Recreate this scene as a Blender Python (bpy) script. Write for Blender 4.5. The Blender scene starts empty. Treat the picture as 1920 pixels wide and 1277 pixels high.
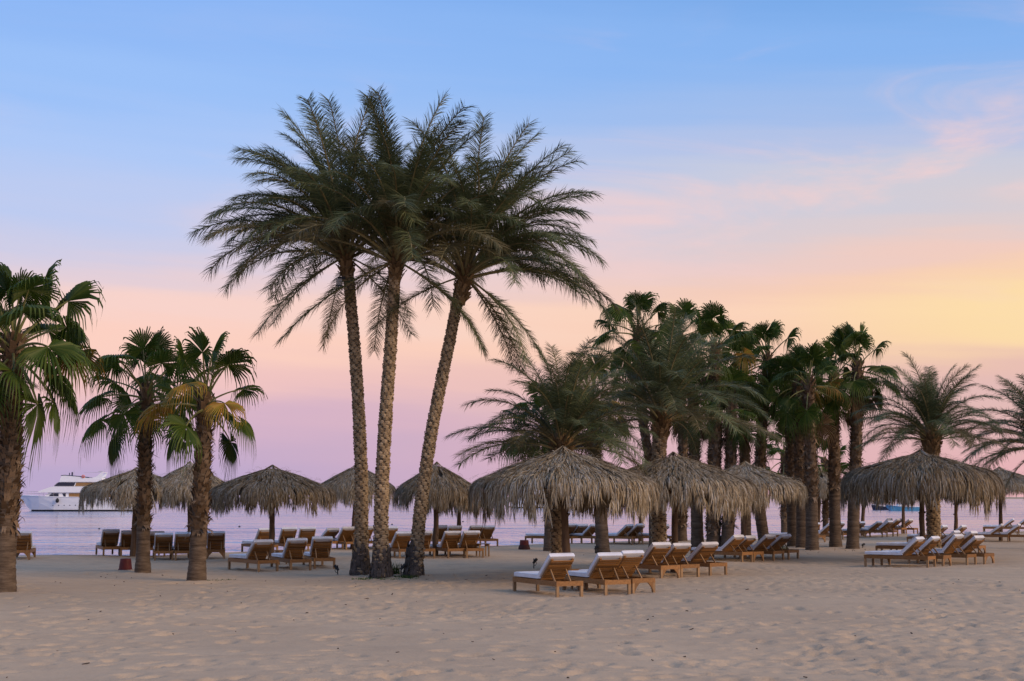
import bpy, math, random
import numpy as np
from mathutils import Vector, Matrix, Euler

R_ = math.radians
scene = bpy.context.scene
COL = scene.collection

def lin(r, g, b):
    f = lambda c: (c/255/12.92) if c/255 <= 0.04045 else ((c/255+0.055)/1.055)**2.4
    return (f(r), f(g), f(b), 1.0)

# ------------------------------------------------------------------ camera
FPX, HOR, CW, CH = 2560.0, 935.0, 1920.0, 1277.0
CAMH = 2.0
PITCH = math.atan((HOR-CH/2)/FPX)
cam_d = bpy.data.cameras.new('camera'); cam = bpy.data.objects.new('camera', cam_d); COL.objects.link(cam)
cam_d.sensor_width = 36; cam_d.lens = 36*FPX/CW; cam_d.clip_start = 0.1; cam_d.clip_end = 60000
cam.location = (0, 0, CAMH); cam.rotation_euler = (math.pi/2+PITCH, 0, 0)
scene.camera = cam
scene.render.resolution_x = 1024; scene.render.resolution_y = 681

def ray(u, v):
    a = (u-CW/2)/FPX; b = -(v-CH/2)/FPX
    c, s = math.cos(PITCH), math.sin(PITCH)
    return Vector((a, c-b*s, s+b*c))
def onground(u, v, z=0.0):
    d = ray(u, v); t = (z-CAMH)/d.z
    return Vector((d.x*t, d.y*t, z))
def atdepth(u, v, Y):
    d = ray(u, v); t = Y/d.y
    return Vector((d.x*t, Y, CAMH+d.z*t))

# ------------------------------------------------------------------ view
scene.view_settings.view_transform = 'Standard'
scene.view_settings.look = 'None'
scene.view_settings.exposure = 0.0
scene.view_settings.gamma = 1.0
scene.view_settings.use_curve_mapping = False

# ------------------------------------------------------------------ world: dusk sky
SUN_AZ = 42.0      # degrees right of the view axis, centre of the afterglow
world = bpy.data.worlds.new('World'); scene.world = world; world.use_nodes = True
nt = world.node_tree; nt.nodes.clear()
def N(tree, typ, **kw):
    n = tree.nodes.new(typ)
    for k, v in kw.items(): setattr(n, k, v)
    return n
def math_node(tree, op, a, b=None, c=None, clamp=False):
    n = N(tree, 'ShaderNodeMath', operation=op); n.use_clamp = clamp
    for i, x in enumerate((a, b, c)):
        if x is None: continue
        if isinstance(x, (int, float)): n.inputs[i].default_value = x
        else: tree.links.new(x, n.inputs[i])
    return n.outputs[0]
def ramp(tree, fac, stops, interp='EASE'):
    n = N(tree, 'ShaderNodeValToRGB'); cr = n.color_ramp; cr.interpolation = interp
    while len(cr.elements) > 1: cr.elements.remove(cr.elements[-1])
    cr.elements[0].position, cr.elements[0].color = stops[0][0], stops[0][1]
    for p, c in stops[1:]:
        e = cr.elements.new(p); e.color = c
    if fac is not None: tree.links.new(fac, n.inputs[0])
    return n.outputs[0]
def mixc(tree, fac, a, b, blend='MIX'):
    n = N(tree, 'ShaderNodeMix', data_type='RGBA', blend_type=blend); n.clamp_factor = True
    for sock, x in ((n.inputs[0], fac), (n.inputs[6], a), (n.inputs[7], b)):
        if isinstance(x, (int, float)): sock.default_value = x
        elif isinstance(x, tuple): sock.default_value = x
        else: tree.links.new(x, sock)
    return n.outputs[2]
def maprange(tree, x, a, b, c=0.0, d=1.0, smooth=True):
    n = N(tree, 'ShaderNodeMapRange'); n.interpolation_type = 'SMOOTHSTEP' if smooth else 'LINEAR'
    tree.links.new(x, n.inputs[0])
    for i, v in enumerate((a, b, c, d)): n.inputs[i+1].default_value = v
    return n.outputs[0]

tc = N(nt, 'ShaderNodeTexCoord')
sep = N(nt, 'ShaderNodeSeparateXYZ'); nt.links.new(tc.outputs['Generated'], sep.inputs[0])
# streaky high cloud: azimuth/elevation space stretched along the horizon, tilted a little
az = math_node(nt, 'ARCTAN2', sep.outputs[0], sep.outputs[1])
comb = N(nt, 'ShaderNodeCombineXYZ')
nt.links.new(math_node(nt, 'MULTIPLY', az, 2.2), comb.inputs[0])
tilt = math_node(nt, 'ADD', sep.outputs[2], math_node(nt, 'MULTIPLY', math_node(nt, 'COSINE', math_node(nt, 'SUBTRACT', az, R_(100))), 0.055))
nt.links.new(math_node(nt, 'MULTIPLY', tilt, 17.0), comb.inputs[1])
n1 = N(nt, 'ShaderNodeTexNoise'); n1.inputs['Scale'].default_value = 1.0; n1.inputs['Detail'].default_value = 5; n1.inputs['Roughness'].default_value = 0.5
nt.links.new(comb.outputs[0], n1.inputs['Vector'])
zz = math_node(nt, 'ADD', sep.outputs[2], math_node(nt, 'MULTIPLY', math_node(nt, 'SUBTRACT', n1.outputs[0], 0.5), 0.055))
comb3 = N(nt, 'ShaderNodeCombineXYZ'); nt.links.new(math_node(nt, 'MULTIPLY', az, 2.6), comb3.inputs[0]); nt.links.new(math_node(nt, 'MULTIPLY', tilt, 52.0), comb3.inputs[1]); comb3.inputs[2].default_value = 9.1
n3 = N(nt, 'ShaderNodeTexNoise'); n3.inputs['Scale'].default_value = 1.0; n3.inputs['Detail'].default_value = 4; nt.links.new(comb3.outputs[0], n3.inputs['Vector'])
zz = math_node(nt, 'ADD', zz, math_node(nt, 'MULTIPLY', math_node(nt, 'SUBTRACT', n3.outputs[0], 0.5), 0.030))
pos = math_node(nt, 'DIVIDE', zz, 0.45, clamp=True)
VZ = lambda v: max(0.0, min(1.0, ray(960, v).normalized().z/0.45))
left = [(905,(189,170,206)),(850,(198,173,205)),(790,(214,180,203)),(725,(242,198,197)),(655,(254,210,196)),(590,(250,213,205)),(545,(231,209,217)),
        (480,(206,207,234)),(400,(190,205,243)),(300,(175,202,249)),(180,(156,194,250)),(80,(146,187,248)),(-40,(136,180,246))]
right = [(900,(232,180,184)),(830,(229,184,184)),(760,(228,188,184)),(700,(234,192,180)),(650,(250,207,180)),(600,(254,214,184)),(550,(250,206,180)),(500,(243,206,193)),
         (450,(224,207,208)),(400,(212,207,216)),(340,(206,206,220)),(290,(186,197,229)),(220,(160,189,236)),(120,(136,181,241)),(-40,(120,170,233))]
mk = lambda L: [(VZ(v), lin(*c)) for v, c in L]
cl = ramp(nt, pos, mk(left)); cr_ = ramp(nt, pos, mk(right))
dot = N(nt, 'ShaderNodeVectorMath', operation='DOT_PRODUCT')
nrm = N(nt, 'ShaderNodeVectorMath', operation='NORMALIZE')
flat = N(nt, 'ShaderNodeCombineXYZ'); nt.links.new(sep.outputs[0], flat.inputs[0]); nt.links.new(sep.outputs[1], flat.inputs[1])
nt.links.new(flat.outputs[0], nrm.inputs[0]); nt.links.new(nrm.outputs[0], dot.inputs[0])
dot.inputs[1].default_value = (math.sin(R_(SUN_AZ)), math.cos(R_(SUN_AZ)), 0)
side = maprange(nt, dot.outputs['Value'], math.cos(R_(58)), math.cos(R_(14)))
skyc = mixc(nt, side, cl, cr_)
gd = N(nt, 'ShaderNodeVectorMath', operation='DOT_PRODUCT'); nt.links.new(nrm.outputs[0], gd.inputs[0])
gd.inputs[1].default_value = (math.sin(R_(30)), math.cos(R_(30)), 0)
glow = math_node(nt, 'MULTIPLY', maprange(nt, gd.outputs['Value'], math.cos(R_(21)), math.cos(R_(5))),
                 math_node(nt, 'MULTIPLY', maprange(nt, zz, 0.085, 0.118), maprange(nt, zz, 0.168, 0.13)))
skyc = mixc(nt, math_node(nt, 'MULTIPLY', glow, 0.85), skyc, lin(255, 226, 168))
zen = maprange(nt, sep.outputs[2], 0.36, 0.95)
skyc = mixc(nt, zen, skyc, lin(152, 178, 226))
# thin pink wisps
comb2 = N(nt, 'ShaderNodeCombineXYZ')
nt.links.new(math_node(nt, 'MULTIPLY', az, 3.1), comb2.inputs[0])
tilt2 = math_node(nt, 'ADD', sep.outputs[2], math_node(nt, 'MULTIPLY', math_node(nt, 'COSINE', math_node(nt, 'SUBTRACT', az, R_(70))), 0.06))
nt.links.new(math_node(nt, 'MULTIPLY', tilt2, 13.0), comb2.inputs[1]); comb2.inputs[2].default_value = 4.3
n2 = N(nt, 'ShaderNodeTexNoise'); n2.inputs['Scale'].default_value = 1.3; n2.inputs['Detail'].default_value = 7; n2.inputs['Roughness'].default_value = 0.58
n2.inputs['Distortion'].default_value = 0.6
nt.links.new(comb2.outputs[0], n2.inputs['Vector'])
wisp = maprange(nt, n2.outputs[0], 0.47, 0.72)
band = math_node(nt, 'MULTIPLY', maprange(nt, sep.outputs[2], 0.10, 0.20), maprange(nt, sep.outputs[2], 0.36, 0.24))
wf = math_node(nt, 'MULTIPLY', math_node(nt, 'MULTIPLY', wisp, band), math_node(nt, 'ADD', math_node(nt, 'MULTIPLY', side, 0.75), 0.22))
skyc = mixc(nt, wf, skyc, lin(246, 210, 208))
bg = N(nt, 'ShaderNodeBackground'); bg.inputs['Strength'].default_value = 1.0
nt.links.new(skyc, bg.inputs[0])
# a little of the physical dusk sky on top
nish = N(nt, 'ShaderNodeTexSky'); nish.sky_type = 'NISHITA'; nish.sun_disc = False
nish.sun_elevation = R_(1.0); nish.sun_rotation = R_(SUN_AZ)
bg2 = N(nt, 'ShaderNodeBackground'); bg2.inputs['Strength'].default_value = 0.05
nt.links.new(nish.outputs[0], bg2.inputs[0])
mixs = N(nt, 'ShaderNodeMixShader'); mixs.inputs[0].default_value = 0.02
nt.links.new(bg.outputs[0], mixs.inputs[1]); nt.links.new(bg2.outputs[0], mixs.inputs[2])
wo = N(nt, 'ShaderNodeOutputWorld'); nt.links.new(mixs.outputs[0], wo.inputs[0])

# ------------------------------------------------------------------ soft low sun
sun_d = bpy.data.lights.new('sun', 'SUN'); sun = bpy.data.objects.new('sun', sun_d); COL.objects.link(sun)
sun_d.energy = 2.7; sun_d.angle = R_(34); sun_d.color = (1.0, 0.70, 0.44)
saz, sel = R_(120), R_(25)        # from the right and a little behind the camera
sdir = Vector((math.sin(saz)*math.cos(sel), math.cos(saz)*math.cos(sel), math.sin(sel)))
sun.rotation_euler = (-sdir).to_track_quat('-Z', 'Y').to_euler(); sun.location = sdir*60

# ------------------------------------------------------------------ helpers
def tag(o, label=None, cat=None, group=None, kind=None):
    if label: o['label'] = label
    if cat: o['category'] = cat
    if group: o['group'] = group
    if kind: o['kind'] = kind
    return o
def mesh(name, V, F, smooth=False):
    m = bpy.data.meshes.new(name)
    V = np.asarray(V, dtype=np.float32)
    m.from_pydata(V.tolist() if len(V) < 4000 else V, [], F)
    if smooth: m.polygons.foreach_set('use_smooth', [True]*len(m.polygons))
    m.update()
    return m
def obj(name, me, mat=None, parent=None, loc=None, rot=None, scale=None):
    o = bpy.data.objects.new(name, me); COL.objects.link(o)
    if mat is not None:
        if len(me.materials) == 0: me.materials.append(mat)
        elif me.materials[0] != mat:
            o.material_slots[0].link = 'OBJECT'; o.material_slots[0].material = mat
    if parent is not None: o.parent = parent
    if loc is not None: o.location = loc
    if rot is not None: o.rotation_euler = rot
    if scale is not None: o.scale = scale if not isinstance(scale, (int, float)) else (scale,)*3
    return o
def empty(name, loc=(0,0,0), rz=0.0):
    o = bpy.data.objects.new(name, None); COL.objects.link(o); o.location = loc; o.rotation_euler = (0,0,rz)
    o.empty_display_size = 0.2
    return o
class MB:
    def __init__(s): s.V = []; s.F = []
    def add(s, V, F):
        b = len(s.V); s.V += [tuple(v) for v in V]; s.F += [tuple(i+b for i in f) for f in F]
    def box(s, c, d, M=None, ch=0.0):
        x, y, z = d[0]/2, d[1]/2, d[2]/2
        V = [Vector((c[0]+i*x, c[1]+j*y, c[2]+k*z)) for i in (-1,1) for j in (-1,1) for k in (-1,1)]
        if M is not None: V = [M @ v for v in V]
        s.add(V, [(0,1,3,2),(4,6,7,5),(0,4,5,1),(2,3,7,6),(0,2,6,4),(1,5,7,3)])
    def bar(s, a, b, w, h=None, up=Vector((0,0,1))):
        a, b = Vector(a), Vector(b); h = h or w
        d = (b-a).normalized(); x = d.cross(up)
        if x.length < 1e-4: x = d.cross(Vector((1,0,0)))
        x.normalize(); y = x.cross(d)
        V = [p + x*(i*w/2) + y*(j*h/2) for p in (a, b) for i, j in ((-1,-1),(1,-1),(1,1),(-1,1))]
        s.add(V, [(3,2,1,0),(4,5,6,7),(0,1,5,4),(1,2,6,5),(2,3,7,6),(3,0,4,7)])
    def tube(s, P, rad, n=8, cap=True):
        P = [Vector(p) for p in P]; b = len(s.V)
        for i, p in enumerate(P):
            d = (P[min(i+1, len(P)-1)]-P[max(i-1, 0)]).normalized()
            x = d.cross(Vector((0,1,0.13)))
            x.normalize(); y = d.cross(x)
            r = rad[i] if hasattr(rad, '__len__') else rad
            for k in range(n):
                a = 2*math.pi*k/n
                s.V.append(tuple(p + x*(math.cos(a)*r) + y*(math.sin(a)*r)))
        for i in range(len(P)-1):
            for k in range(n):
                s.F.append((b+i*n+k, b+i*n+(k+1)%n, b+(i+1)*n+(k+1)%n, b+(i+1)*n+k))
        if cap:
            s.F.append(tuple(b+k for k in range(n-1, -1, -1))); s.F.append(tuple(b+(len(P)-1)*n+k for k in range(n)))
    def lathe(s, prof, n=24, M=None):
        b = len(s.V)
        for r, z in prof:
            for k in range(n):
                a = 2*math.pi*k/n; v = Vector((math.cos(a)*r, math.sin(a)*r, z))
                s.V.append(tuple(M @ v if M is not None else v))
        for i in range(len(prof)-1):
            for k in range(n):
                s.F.append((b+i*n+k, b+i*n+(k+1)%n, b+(i+1)*n+(k+1)%n, b+(i+1)*n+k))
    def prism(s, poly, y0, y1):      # polygon in xz, extruded along y
        b = len(s.V); n = len(poly)
        s.V += [(x, y0, z) for x, z in poly] + [(x, y1, z) for x, z in poly]
        s.F += [tuple(b+i for i in range(n)), tuple(b+n+i for i in range(n-1, -1, -1))]
        s.F += [(b+i, b+n+i, b+n+(i+1)%n, b+(i+1)%n) for i in range(n)]
    def me(s, name, smooth=False): return mesh(name, s.V, s.F, smooth)

# ------------------------------------------------------------------ materials
def new_mat(name):
    m = bpy.data.materials.new(name); m.use_nodes = True; t = m.node_tree; t.nodes.clear()
    out = N(t, 'ShaderNodeOutputMaterial'); p = N(t, 'ShaderNodeBsdfPrincipled'); t.links.new(p.outputs[0], out.inputs[0])
    p.inputs['Roughness'].default_value = 0.7
    p.inputs['Specular IOR Level'].default_value = 0.3
    return m, t, p, out
def noise(t, scale, detail=4, rough=0.55, vec=None, coord='Object', sc=(1,1,1)):
    if vec is None:
        c = N(t, 'ShaderNodeTexCoord'); mp = N(t, 'ShaderNodeMapping'); mp.inputs['Scale'].default_value = sc
        t.links.new(c.outputs[coord], mp.inputs[0]); vec = mp.outputs[0]
    n = N(t, 'ShaderNodeTexNoise'); n.inputs['Scale'].default_value = scale; n.inputs['Detail'].default_value = detail; n.inputs['Roughness'].default_value = rough
    t.links.new(vec, n.inputs['Vector']); return n.outputs[0]
def bump(t, p, h, strength=0.3, dist=0.02, chain=None):
    b = N(t, 'ShaderNodeBump')
    if isinstance(strength, (int, float)): b.inputs['Strength'].default_value = strength
    else: t.links.new(strength, b.inputs['Strength'])
    b.inputs['Distance'].default_value = dist
    t.links.new(h, b.inputs['Height'])
    if chain is not None: t.links.new(chain, b.inputs['Normal'])
    t.links.new(b.outputs[0], p.inputs['Normal']); return b.outputs[0]
def simple(name, c, rough=0.6, var=0.15, scale=6.0, metal=0.0, spec=0.3, bmp=0.0):
    m, t, p, o = new_mat(name)
    n = noise(t, scale)
    a = tuple(x*(1-var) for x in c)+(1,); b = tuple(min(1, x*(1+var)) for x in c)+(1,)
    t.links.new(ramp(t, n, [(0.3, a), (0.7, b)], 'LINEAR'), p.inputs['Base Color'])
    p.inputs['Roughness'].default_value = rough; p.inputs['Metallic'].default_value = metal; p.inputs['Specular IOR Level'].default_value = spec
    if bmp: bump(t, p, noise(t, scale*6), bmp)
    return m
M = {}
# sand
m, t, p, o = new_mat('sand')
big = noise(t, 0.16, 4, 0.6); mid = noise(t, 1.3, 5, 0.6); fine = noise(t, 28, 4, 0.65)
c1 = ramp(t, big, [(0.30, (0.385, 0.288, 0.196, 1)), (0.55, (0.465, 0.350, 0.236, 1)), (0.75, (0.52, 0.392, 0.262, 1))], 'LINEAR')
c2 = mixc(t, math_node(t, 'MULTIPLY', maprange(t, mid, 0.42, 0.72), 0.55), c1, (0.34, 0.258, 0.182, 1))
c3 = mixc(t, maprange(t, fine, 0.35, 0.75, 0.0, 0.35), c2, (0.56, 0.425, 0.28, 1))
t.links.new(c3, p.inputs['Base Color']); p.inputs['Roughness'].default_value = 0.95; p.inputs['Specular IOR Level'].default_value = 0.08
b1 = bump(t, p, noise(t, 5.0, 6, 0.62, sc=(0.8, 1.0, 1.0)), 0.42, 0.05)
bump(t, p, noise(t, 45, 3, 0.6), 0.5, 0.015, b1)
M['sand'] = m
# water
m, t, p, o = new_mat('sea_water')
p.inputs['Base Color'].default_value = (0.15, 0.19, 0.34, 1); p.inputs['Roughness'].default_value = 0.12
p.inputs['IOR'].default_value = 1.33; p.inputs['Specular IOR Level'].default_value = 0.5
calm = noise(t, 1.0, 5, 0.6, sc=(0.006, 0.035, 1)); calm2 = noise(t, 1.0, 4, 0.6, sc=(0.012, 0.13, 1))
st = math_node(t, 'MULTIPLY', maprange(t, calm, 0.40, 0.60, 0.12, 1.0), maprange(t, calm2, 0.38, 0.62, 0.15, 1.0))
w0 = noise(t, 1.0, 3, 0.6, sc=(0.75, 0.24, 1)); w1 = noise(t, 1.0, 4, 0.6, sc=(0.22, 0.075, 1)); w2 = noise(t, 1.0, 3, 0.6, sc=(1.6, 1.2, 1))
h = math_node(t, 'ADD', math_node(t, 'ADD', w0, math_node(t, 'MULTIPLY', w1, 1.6)), math_node(t, 'MULTIPLY', w2, 0.16))
wb = noise(t, 1.0, 4, 0.55, sc=(0.014, 0.075, 1)); bb_ = bump(t, p, wb, 0.9, 2.0)
bump(t, p, h, st, 2.6, bb_)
M['water'] = m
# wood for furniture
def wood(name, dark, light, grain=(14, 1.2, 14), rough=0.55, var=0.5):
    m, t, p, o = new_mat(name)
    oi = N(t, 'ShaderNodeObjectInfo')
    g = noise(t, 2.2, 6, 0.65, sc=grain); w = noise(t, 2.0, 4)
    c = ramp(t, g, [(0.25, dark+(1,)), (0.75, light+(1,))], 'LINEAR')
    c = mixc(t, math_node(t, 'MULTIPLY', maprange(t, w, 0.5, 0.8), 0.5), c, (0.24, 0.18, 0.12, 1))
    hsv = N(t, 'ShaderNodeHueSaturation'); t.links.new(c, hsv.inputs['Color'])
    t.links.new(math_node(t, 'ADD', math_node(t, 'MULTIPLY', oi.outputs['Random'], var), 1-var/2), hsv.inputs['Value'])
    t.links.new(hsv.outputs[0], p.inputs['Base Color']); p.inputs['Roughness'].default_value = rough
    bump(t, p, g, 0.25, 0.004); return m
M['wood'] = wood('teak', (0.135, 0.060, 0.018), (0.32, 0.155, 0.050), (14, 14, 14))
M['wood_slat'] = wood('teak_slat', (0.115, 0.050, 0.014), (0.30, 0.145, 0.042), (1.5, 14, 14), 0.55, 0.85)
M['wood_grey'] = wood('teak_leg', (0.17, 0.095, 0.042), (0.36, 0.225, 0.11), (14, 14, 2))
M['post'] = wood('umbrella_post', (0.060, 0.036, 0.020), (0.17, 0.105, 0.060), (9, 9, 1.2), 0.8)
# mattress cloth
m, t, p, o = new_mat('mattress_cloth')
oi = N(t, 'ShaderNodeObjectInfo')
c = ramp(t, noise(t, 3.0, 4), [(0.3, (0.56, 0.57, 0.61, 1)), (0.7, (0.68, 0.69, 0.73, 1))], 'LINEAR')
c = mixc(t, math_node(t, 'MULTIPLY', maprange(t, noise(t, 1.3, 5, 0.7), 0.55, 0.8), 0.35), c, (0.58, 0.53, 0.46, 1))
t.links.new(c, p.inputs['Base Color']); p.inputs['Roughness'].default_value = 0.85
bump(t, p, noise(t, 7.0, 4), 0.35, 0.02); M['cloth'] = m
# vegetation: per-island variation
def veg(name, cols, rough=0.5, trans=0.2, spec=0.2, objvar=0.35, tcol=None):
    m, t, p, o = new_mat(name)
    ge = N(t, 'ShaderNodeNewGeometry'); oi = N(t, 'ShaderNodeObjectInfo')
    c = ramp(t, ge.outputs['Random Per Island'], [(i/(len(cols)-1), q+(1,)) for i, q in enumerate(cols)], 'LINEAR')
    hsv = N(t, 'ShaderNodeHueSaturation'); t.links.new(c, hsv.inputs['Color'])
    t.links.new(math_node(t, 'ADD', math_node(t, 'MULTIPLY', oi.outputs['Random'], objvar*2), 1-objvar), hsv.inputs['Value'])
    t.links.new(hsv.outputs[0], p.inputs['Base Color']); p.inputs['Roughness'].default_value = rough; p.inputs['Specular IOR Level'].default_value = spec
    if trans:
        tr = N(t, 'ShaderNodeBsdfTranslucent'); t.links.new(hsv.outputs[0], tr.inputs[0])
        mx = N(t, 'ShaderNodeMixShader'); mx.inputs[0].default_value = trans
        t.links.new(p.outputs[0], mx.inputs[1]); t.links.new(tr.outputs[0], mx.inputs[2]); t.links.new(mx.outputs[0], o.inputs[0])
    return m
M['date_leaf'] = veg('date_leaf', [(0.062, 0.085, 0.038), (0.105, 0.130, 0.056), (0.165, 0.172, 0.078)])
M['date_leaf_old'] = veg('date_leaf_old', [(0.085, 0.080, 0.034), (0.125, 0.108, 0.046), (0.155, 0.120, 0.056)])
M['fan_leaf'] = veg('fan_leaf', [(0.034, 0.064, 0.010), (0.054, 0.090, 0.014), (0.086, 0.112, 0.018)], 0.45, 0.34, 0.2)
M['fan_leaf_yellow'] = veg('fan_leaf_yellow', [(0.17, 0.16, 0.024), (0.25, 0.16, 0.024), (0.28, 0.14, 0.026)], 0.5, 0.25)
M['fan_leaf_dead'] = veg('fan_leaf_dead', [(0.075, 0.045, 0.022), (0.12, 0.075, 0.035), (0.15, 0.10, 0.05)], 0.7, 0.15)
M['thatch'] = veg('thatch', [(0.060, 0.038, 0.018), (0.25, 0.182, 0.098), (0.34, 0.275, 0.175), (0.43, 0.40, 0.34), (0.12, 0.080, 0.040), (0.37, 0.31, 0.21), (0.28, 0.205, 0.11)], 0.75, 0.12, 0.2, 0.12)
M['thatch_brown'] = veg('thatch_brown', [(0.060, 0.037, 0.018), (0.22, 0.155, 0.078), (0.29, 0.225, 0.135), (0.33, 0.30, 0.25), (0.12, 0.08, 0.038), (0.25, 0.185, 0.10)], 0.75, 0.12, 0.2, 0.12)
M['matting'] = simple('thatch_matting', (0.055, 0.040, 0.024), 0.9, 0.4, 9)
M['date_trunk'] = veg('date_trunk', [(0.19, 0.135, 0.080), (0.28, 0.205, 0.122), (0.36, 0.272, 0.170)], 0.85, 0, 0.15, 0.1)
M['date_core'] = simple('date_trunk_core', (0.10, 0.072, 0.045), 0.9, 0.4, 8, bmp=0.6)
M['boot'] = veg('palm_boot', [(0.085, 0.052, 0.028), (0.16, 0.105, 0.062), (0.23, 0.165, 0.11), (0.12, 0.07, 0.035)], 0.85, 0, 0.15, 0.1)
M['boot_date'] = veg('date_boot', [(0.11, 0.065, 0.030), (0.19, 0.120, 0.055), (0.25, 0.165, 0.085)], 0.8, 0, 0.2, 0.1)
m, t, p, o = new_mat('fan_trunk')
rg_ = noise(t, 1.0, 5, 0.65, sc=(2.5, 2.5, 15)); ct = noise(t, 6.0, 4)
c = ramp(t, rg_, [(0.32, (0.052, 0.036, 0.024, 1)), (0.52, (0.115, 0.083, 0.057, 1)), (0.72, (0.175, 0.132, 0.095, 1))], 'LINEAR')
c = mixc(t, math_node(t, 'MULTIPLY', maprange(t, ct, 0.5, 0.75), 0.6), c, (0.07, 0.05, 0.036, 1))
t.links.new(c, p.inputs['Base Color']); p.inputs['Roughness'].default_value = 0.9; p.inputs['Specular IOR Level'].default_value = 0.15
bump(t, p, rg_, 0.9, 0.03); M['fan_trunk'] = m
M['petiole'] = simple('petiole', (0.17, 0.17, 0.06), 0.5, 0.3)
M['rachis'] = simple('date_rachis', (0.20, 0.165, 0.075), 0.5, 0.3)
M['rootmass'] = simple('root_mass', (0.070, 0.058, 0.050), 0.95, 0.5, 9, bmp=0.9)
M['white_paint'] = simple('yacht_white', (0.80, 0.82, 0.84), 0.3, 0.03, 1.0, spec=0.5)
M['black_rubber'] = simple('black_rubber', (0.015, 0.016, 0.02), 0.6, 0.2)
M['navy_glass'] = simple('navy_glass', (0.012, 0.018, 0.035), 0.12, 0.1, spec=0.6)
M['tan_panel'] = simple('tan_panel', (0.28, 0.16, 0.06), 0.4, 0.15)
M['orange'] = simple('lifebuoy_orange', (0.70, 0.14, 0.05), 0.5, 0.1)
M['blue_boat'] = simple('boat_blue', (0.10, 0.32, 0.50), 0.4, 0.15, 2)
M['navy_boat'] = simple('boat_navy', (0.02, 0.03, 0.06), 0.4, 0.15, 2)
M['clay'] = simple('red_clay', (0.10, 0.014, 0.011), 0.6, 0.25, 7)
M['clay_dark'] = simple('dark_clay', (0.05, 0.018, 0.014), 0.8, 0.3, 7)
M['metal_dark'] = simple('black_metal', (0.012, 0.012, 0.013), 0.45, 0.2)
M['lamp_box'] = simple('lamp_box', (0.42, 0.42, 0.42), 0.5, 0.1)
M['grass'] = veg('grass_blade', [(0.03, 0.07, 0.012), (0.05, 0.11, 0.02), (0.09, 0.12, 0.03)], 0.5, 0.2)
M['litter'] = simple('litter', (0.055, 0.04, 0.028), 0.9, 0.5, 20)
M['coast'] = simple('coast_sand', (0.42, 0.30, 0.20), 0.9, 0.1, 0.002)

# ------------------------------------------------------------------ ground
SH = np.array([(-400,20),(-120,30),(-40,45.5),(-18.6,49.7),(-12.8,49.7),(-10.5,51.7),(-7.0,56.3),(-0.5,61),(8.3,65.6),(22.8,78.8),(31.3,85.3),(60,103),(120,135),(500,300)], float)
SEA_Z = -0.55
def smooth_h(x, y):
    return (0.030*np.sin(0.31*x+0.17*y+0.4)+0.022*np.sin(0.53*x-0.36*y+2.1)+0.016*np.sin(0.9*y+0.25*x+1.0)+0.012*np.sin(1.3*x+0.7*y)
            + 0.010*np.sin(2.1*y-0.4*x+0.5)*np.exp(-((y-30)/22.0)**2))
def gz_arr(x, y):
    s = y - np.interp(x, SH[:,0], SH[:,1])
    d = np.where(s > 0, -0.14*(np.sqrt(s*s+0.6)-0.7746), 0.0)
    return smooth_h(x, y)*np.clip(1-s/3, 0, 1) + np.maximum(d, -2.2)
def gz(x, y): return float(gz_arr(np.array(float(x)), np.array(float(y))))
def G(u, v):
    q = onground(u, v)
    for _ in range(3):
        if q.y < np.interp(q.x, SH[:,0], SH[:,1])-0.7: q = onground(u, v, gz(q.x, q.y))
    lim = np.interp(q.x, SH[:,0], SH[:,1])-0.7
    if q.y > lim:           # stands on the crest of the beach, not beyond it
        d = ray(u, v); q = Vector((d.x/d.y*lim, lim, 0)); q.z = gz(q.x, q.y)
    return q
def axis(segs):
    out = []
    for a, b, st in segs: out += list(np.arange(a, b-1e-6, st))
    out.append(segs[-1][1]); return np.array(out)
xs = axis([(-420,-60,30),(-60,-26,1.2),(-26,-12,0.16),(-12,12,0.065),(12,26,0.16),(26,60,1.2),(60,420,30)])
ys = axis([(-90,9,9),(9,13,0.25),(13,25,0.065),(25,40,0.12),(40,62,0.25),(62,92,0.5),(92,200,6)])
X, Y = np.meshgrid(xs, ys); Z = gz_arr(X, Y)
rng = np.random.default_rng(5)
def vnoise(x, y, s, seed):
    r = np.random.default_rng(seed); k = r.uniform(-1,1,(9,2)); k = k/np.linalg.norm(k,axis=1)[:,None]*r.uniform(0.6,1.6,(9,1)); ph = r.uniform(0,6.28,9)
    return sum(np.sin(s*(k[i,0]*x+k[i,1]*y)+ph[i]) for i in range(9))/9
def stamp(cx, cy, L, W, ang, depth, rim):
    rad = L*1.3
    i0, i1 = np.searchsorted(xs, cx-rad), np.searchsorted(xs, cx+rad); j0, j1 = np.searchsorted(ys, cy-rad), np.searchsorted(ys, cy+rad)
    if i1-i0 < 2 or j1-j0 < 2: return
    dx = X[j0:j1,i0:i1]-cx; dy = Y[j0:j1,i0:i1]-cy
    a = (dx*math.cos(ang)+dy*math.sin(ang))/(L/2); b = (-dx*math.sin(ang)+dy*math.cos(ang))/(W/2)
    q = a*a+b*b
    Z[j0:j1,i0:i1] += -depth*np.exp(-q**1.5) + rim*np.exp(-((np.sqrt(q)-1.45)/0.38)**2)
n = 0
while n < 3400:
    cx, cy = rng.uniform(-15, 16), 13+ (rng.uniform()**1.4)*32
    if abs(cx) > 0.42*cy+1.5: continue
    dens = 0.22+1.7*vnoise(cx, cy, 0.5, 3)+0.6*vnoise(cx, cy, 1.3, 8)+0.012*(cy-20)
    if rng.uniform() > dens: continue
    stamp(cx, cy, rng.uniform(0.22,0.36), rng.uniform(0.13,0.22), rng.uniform(0,3.14), rng.uniform(0.015,0.044), rng.uniform(0.005,0.016)); n += 1
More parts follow.
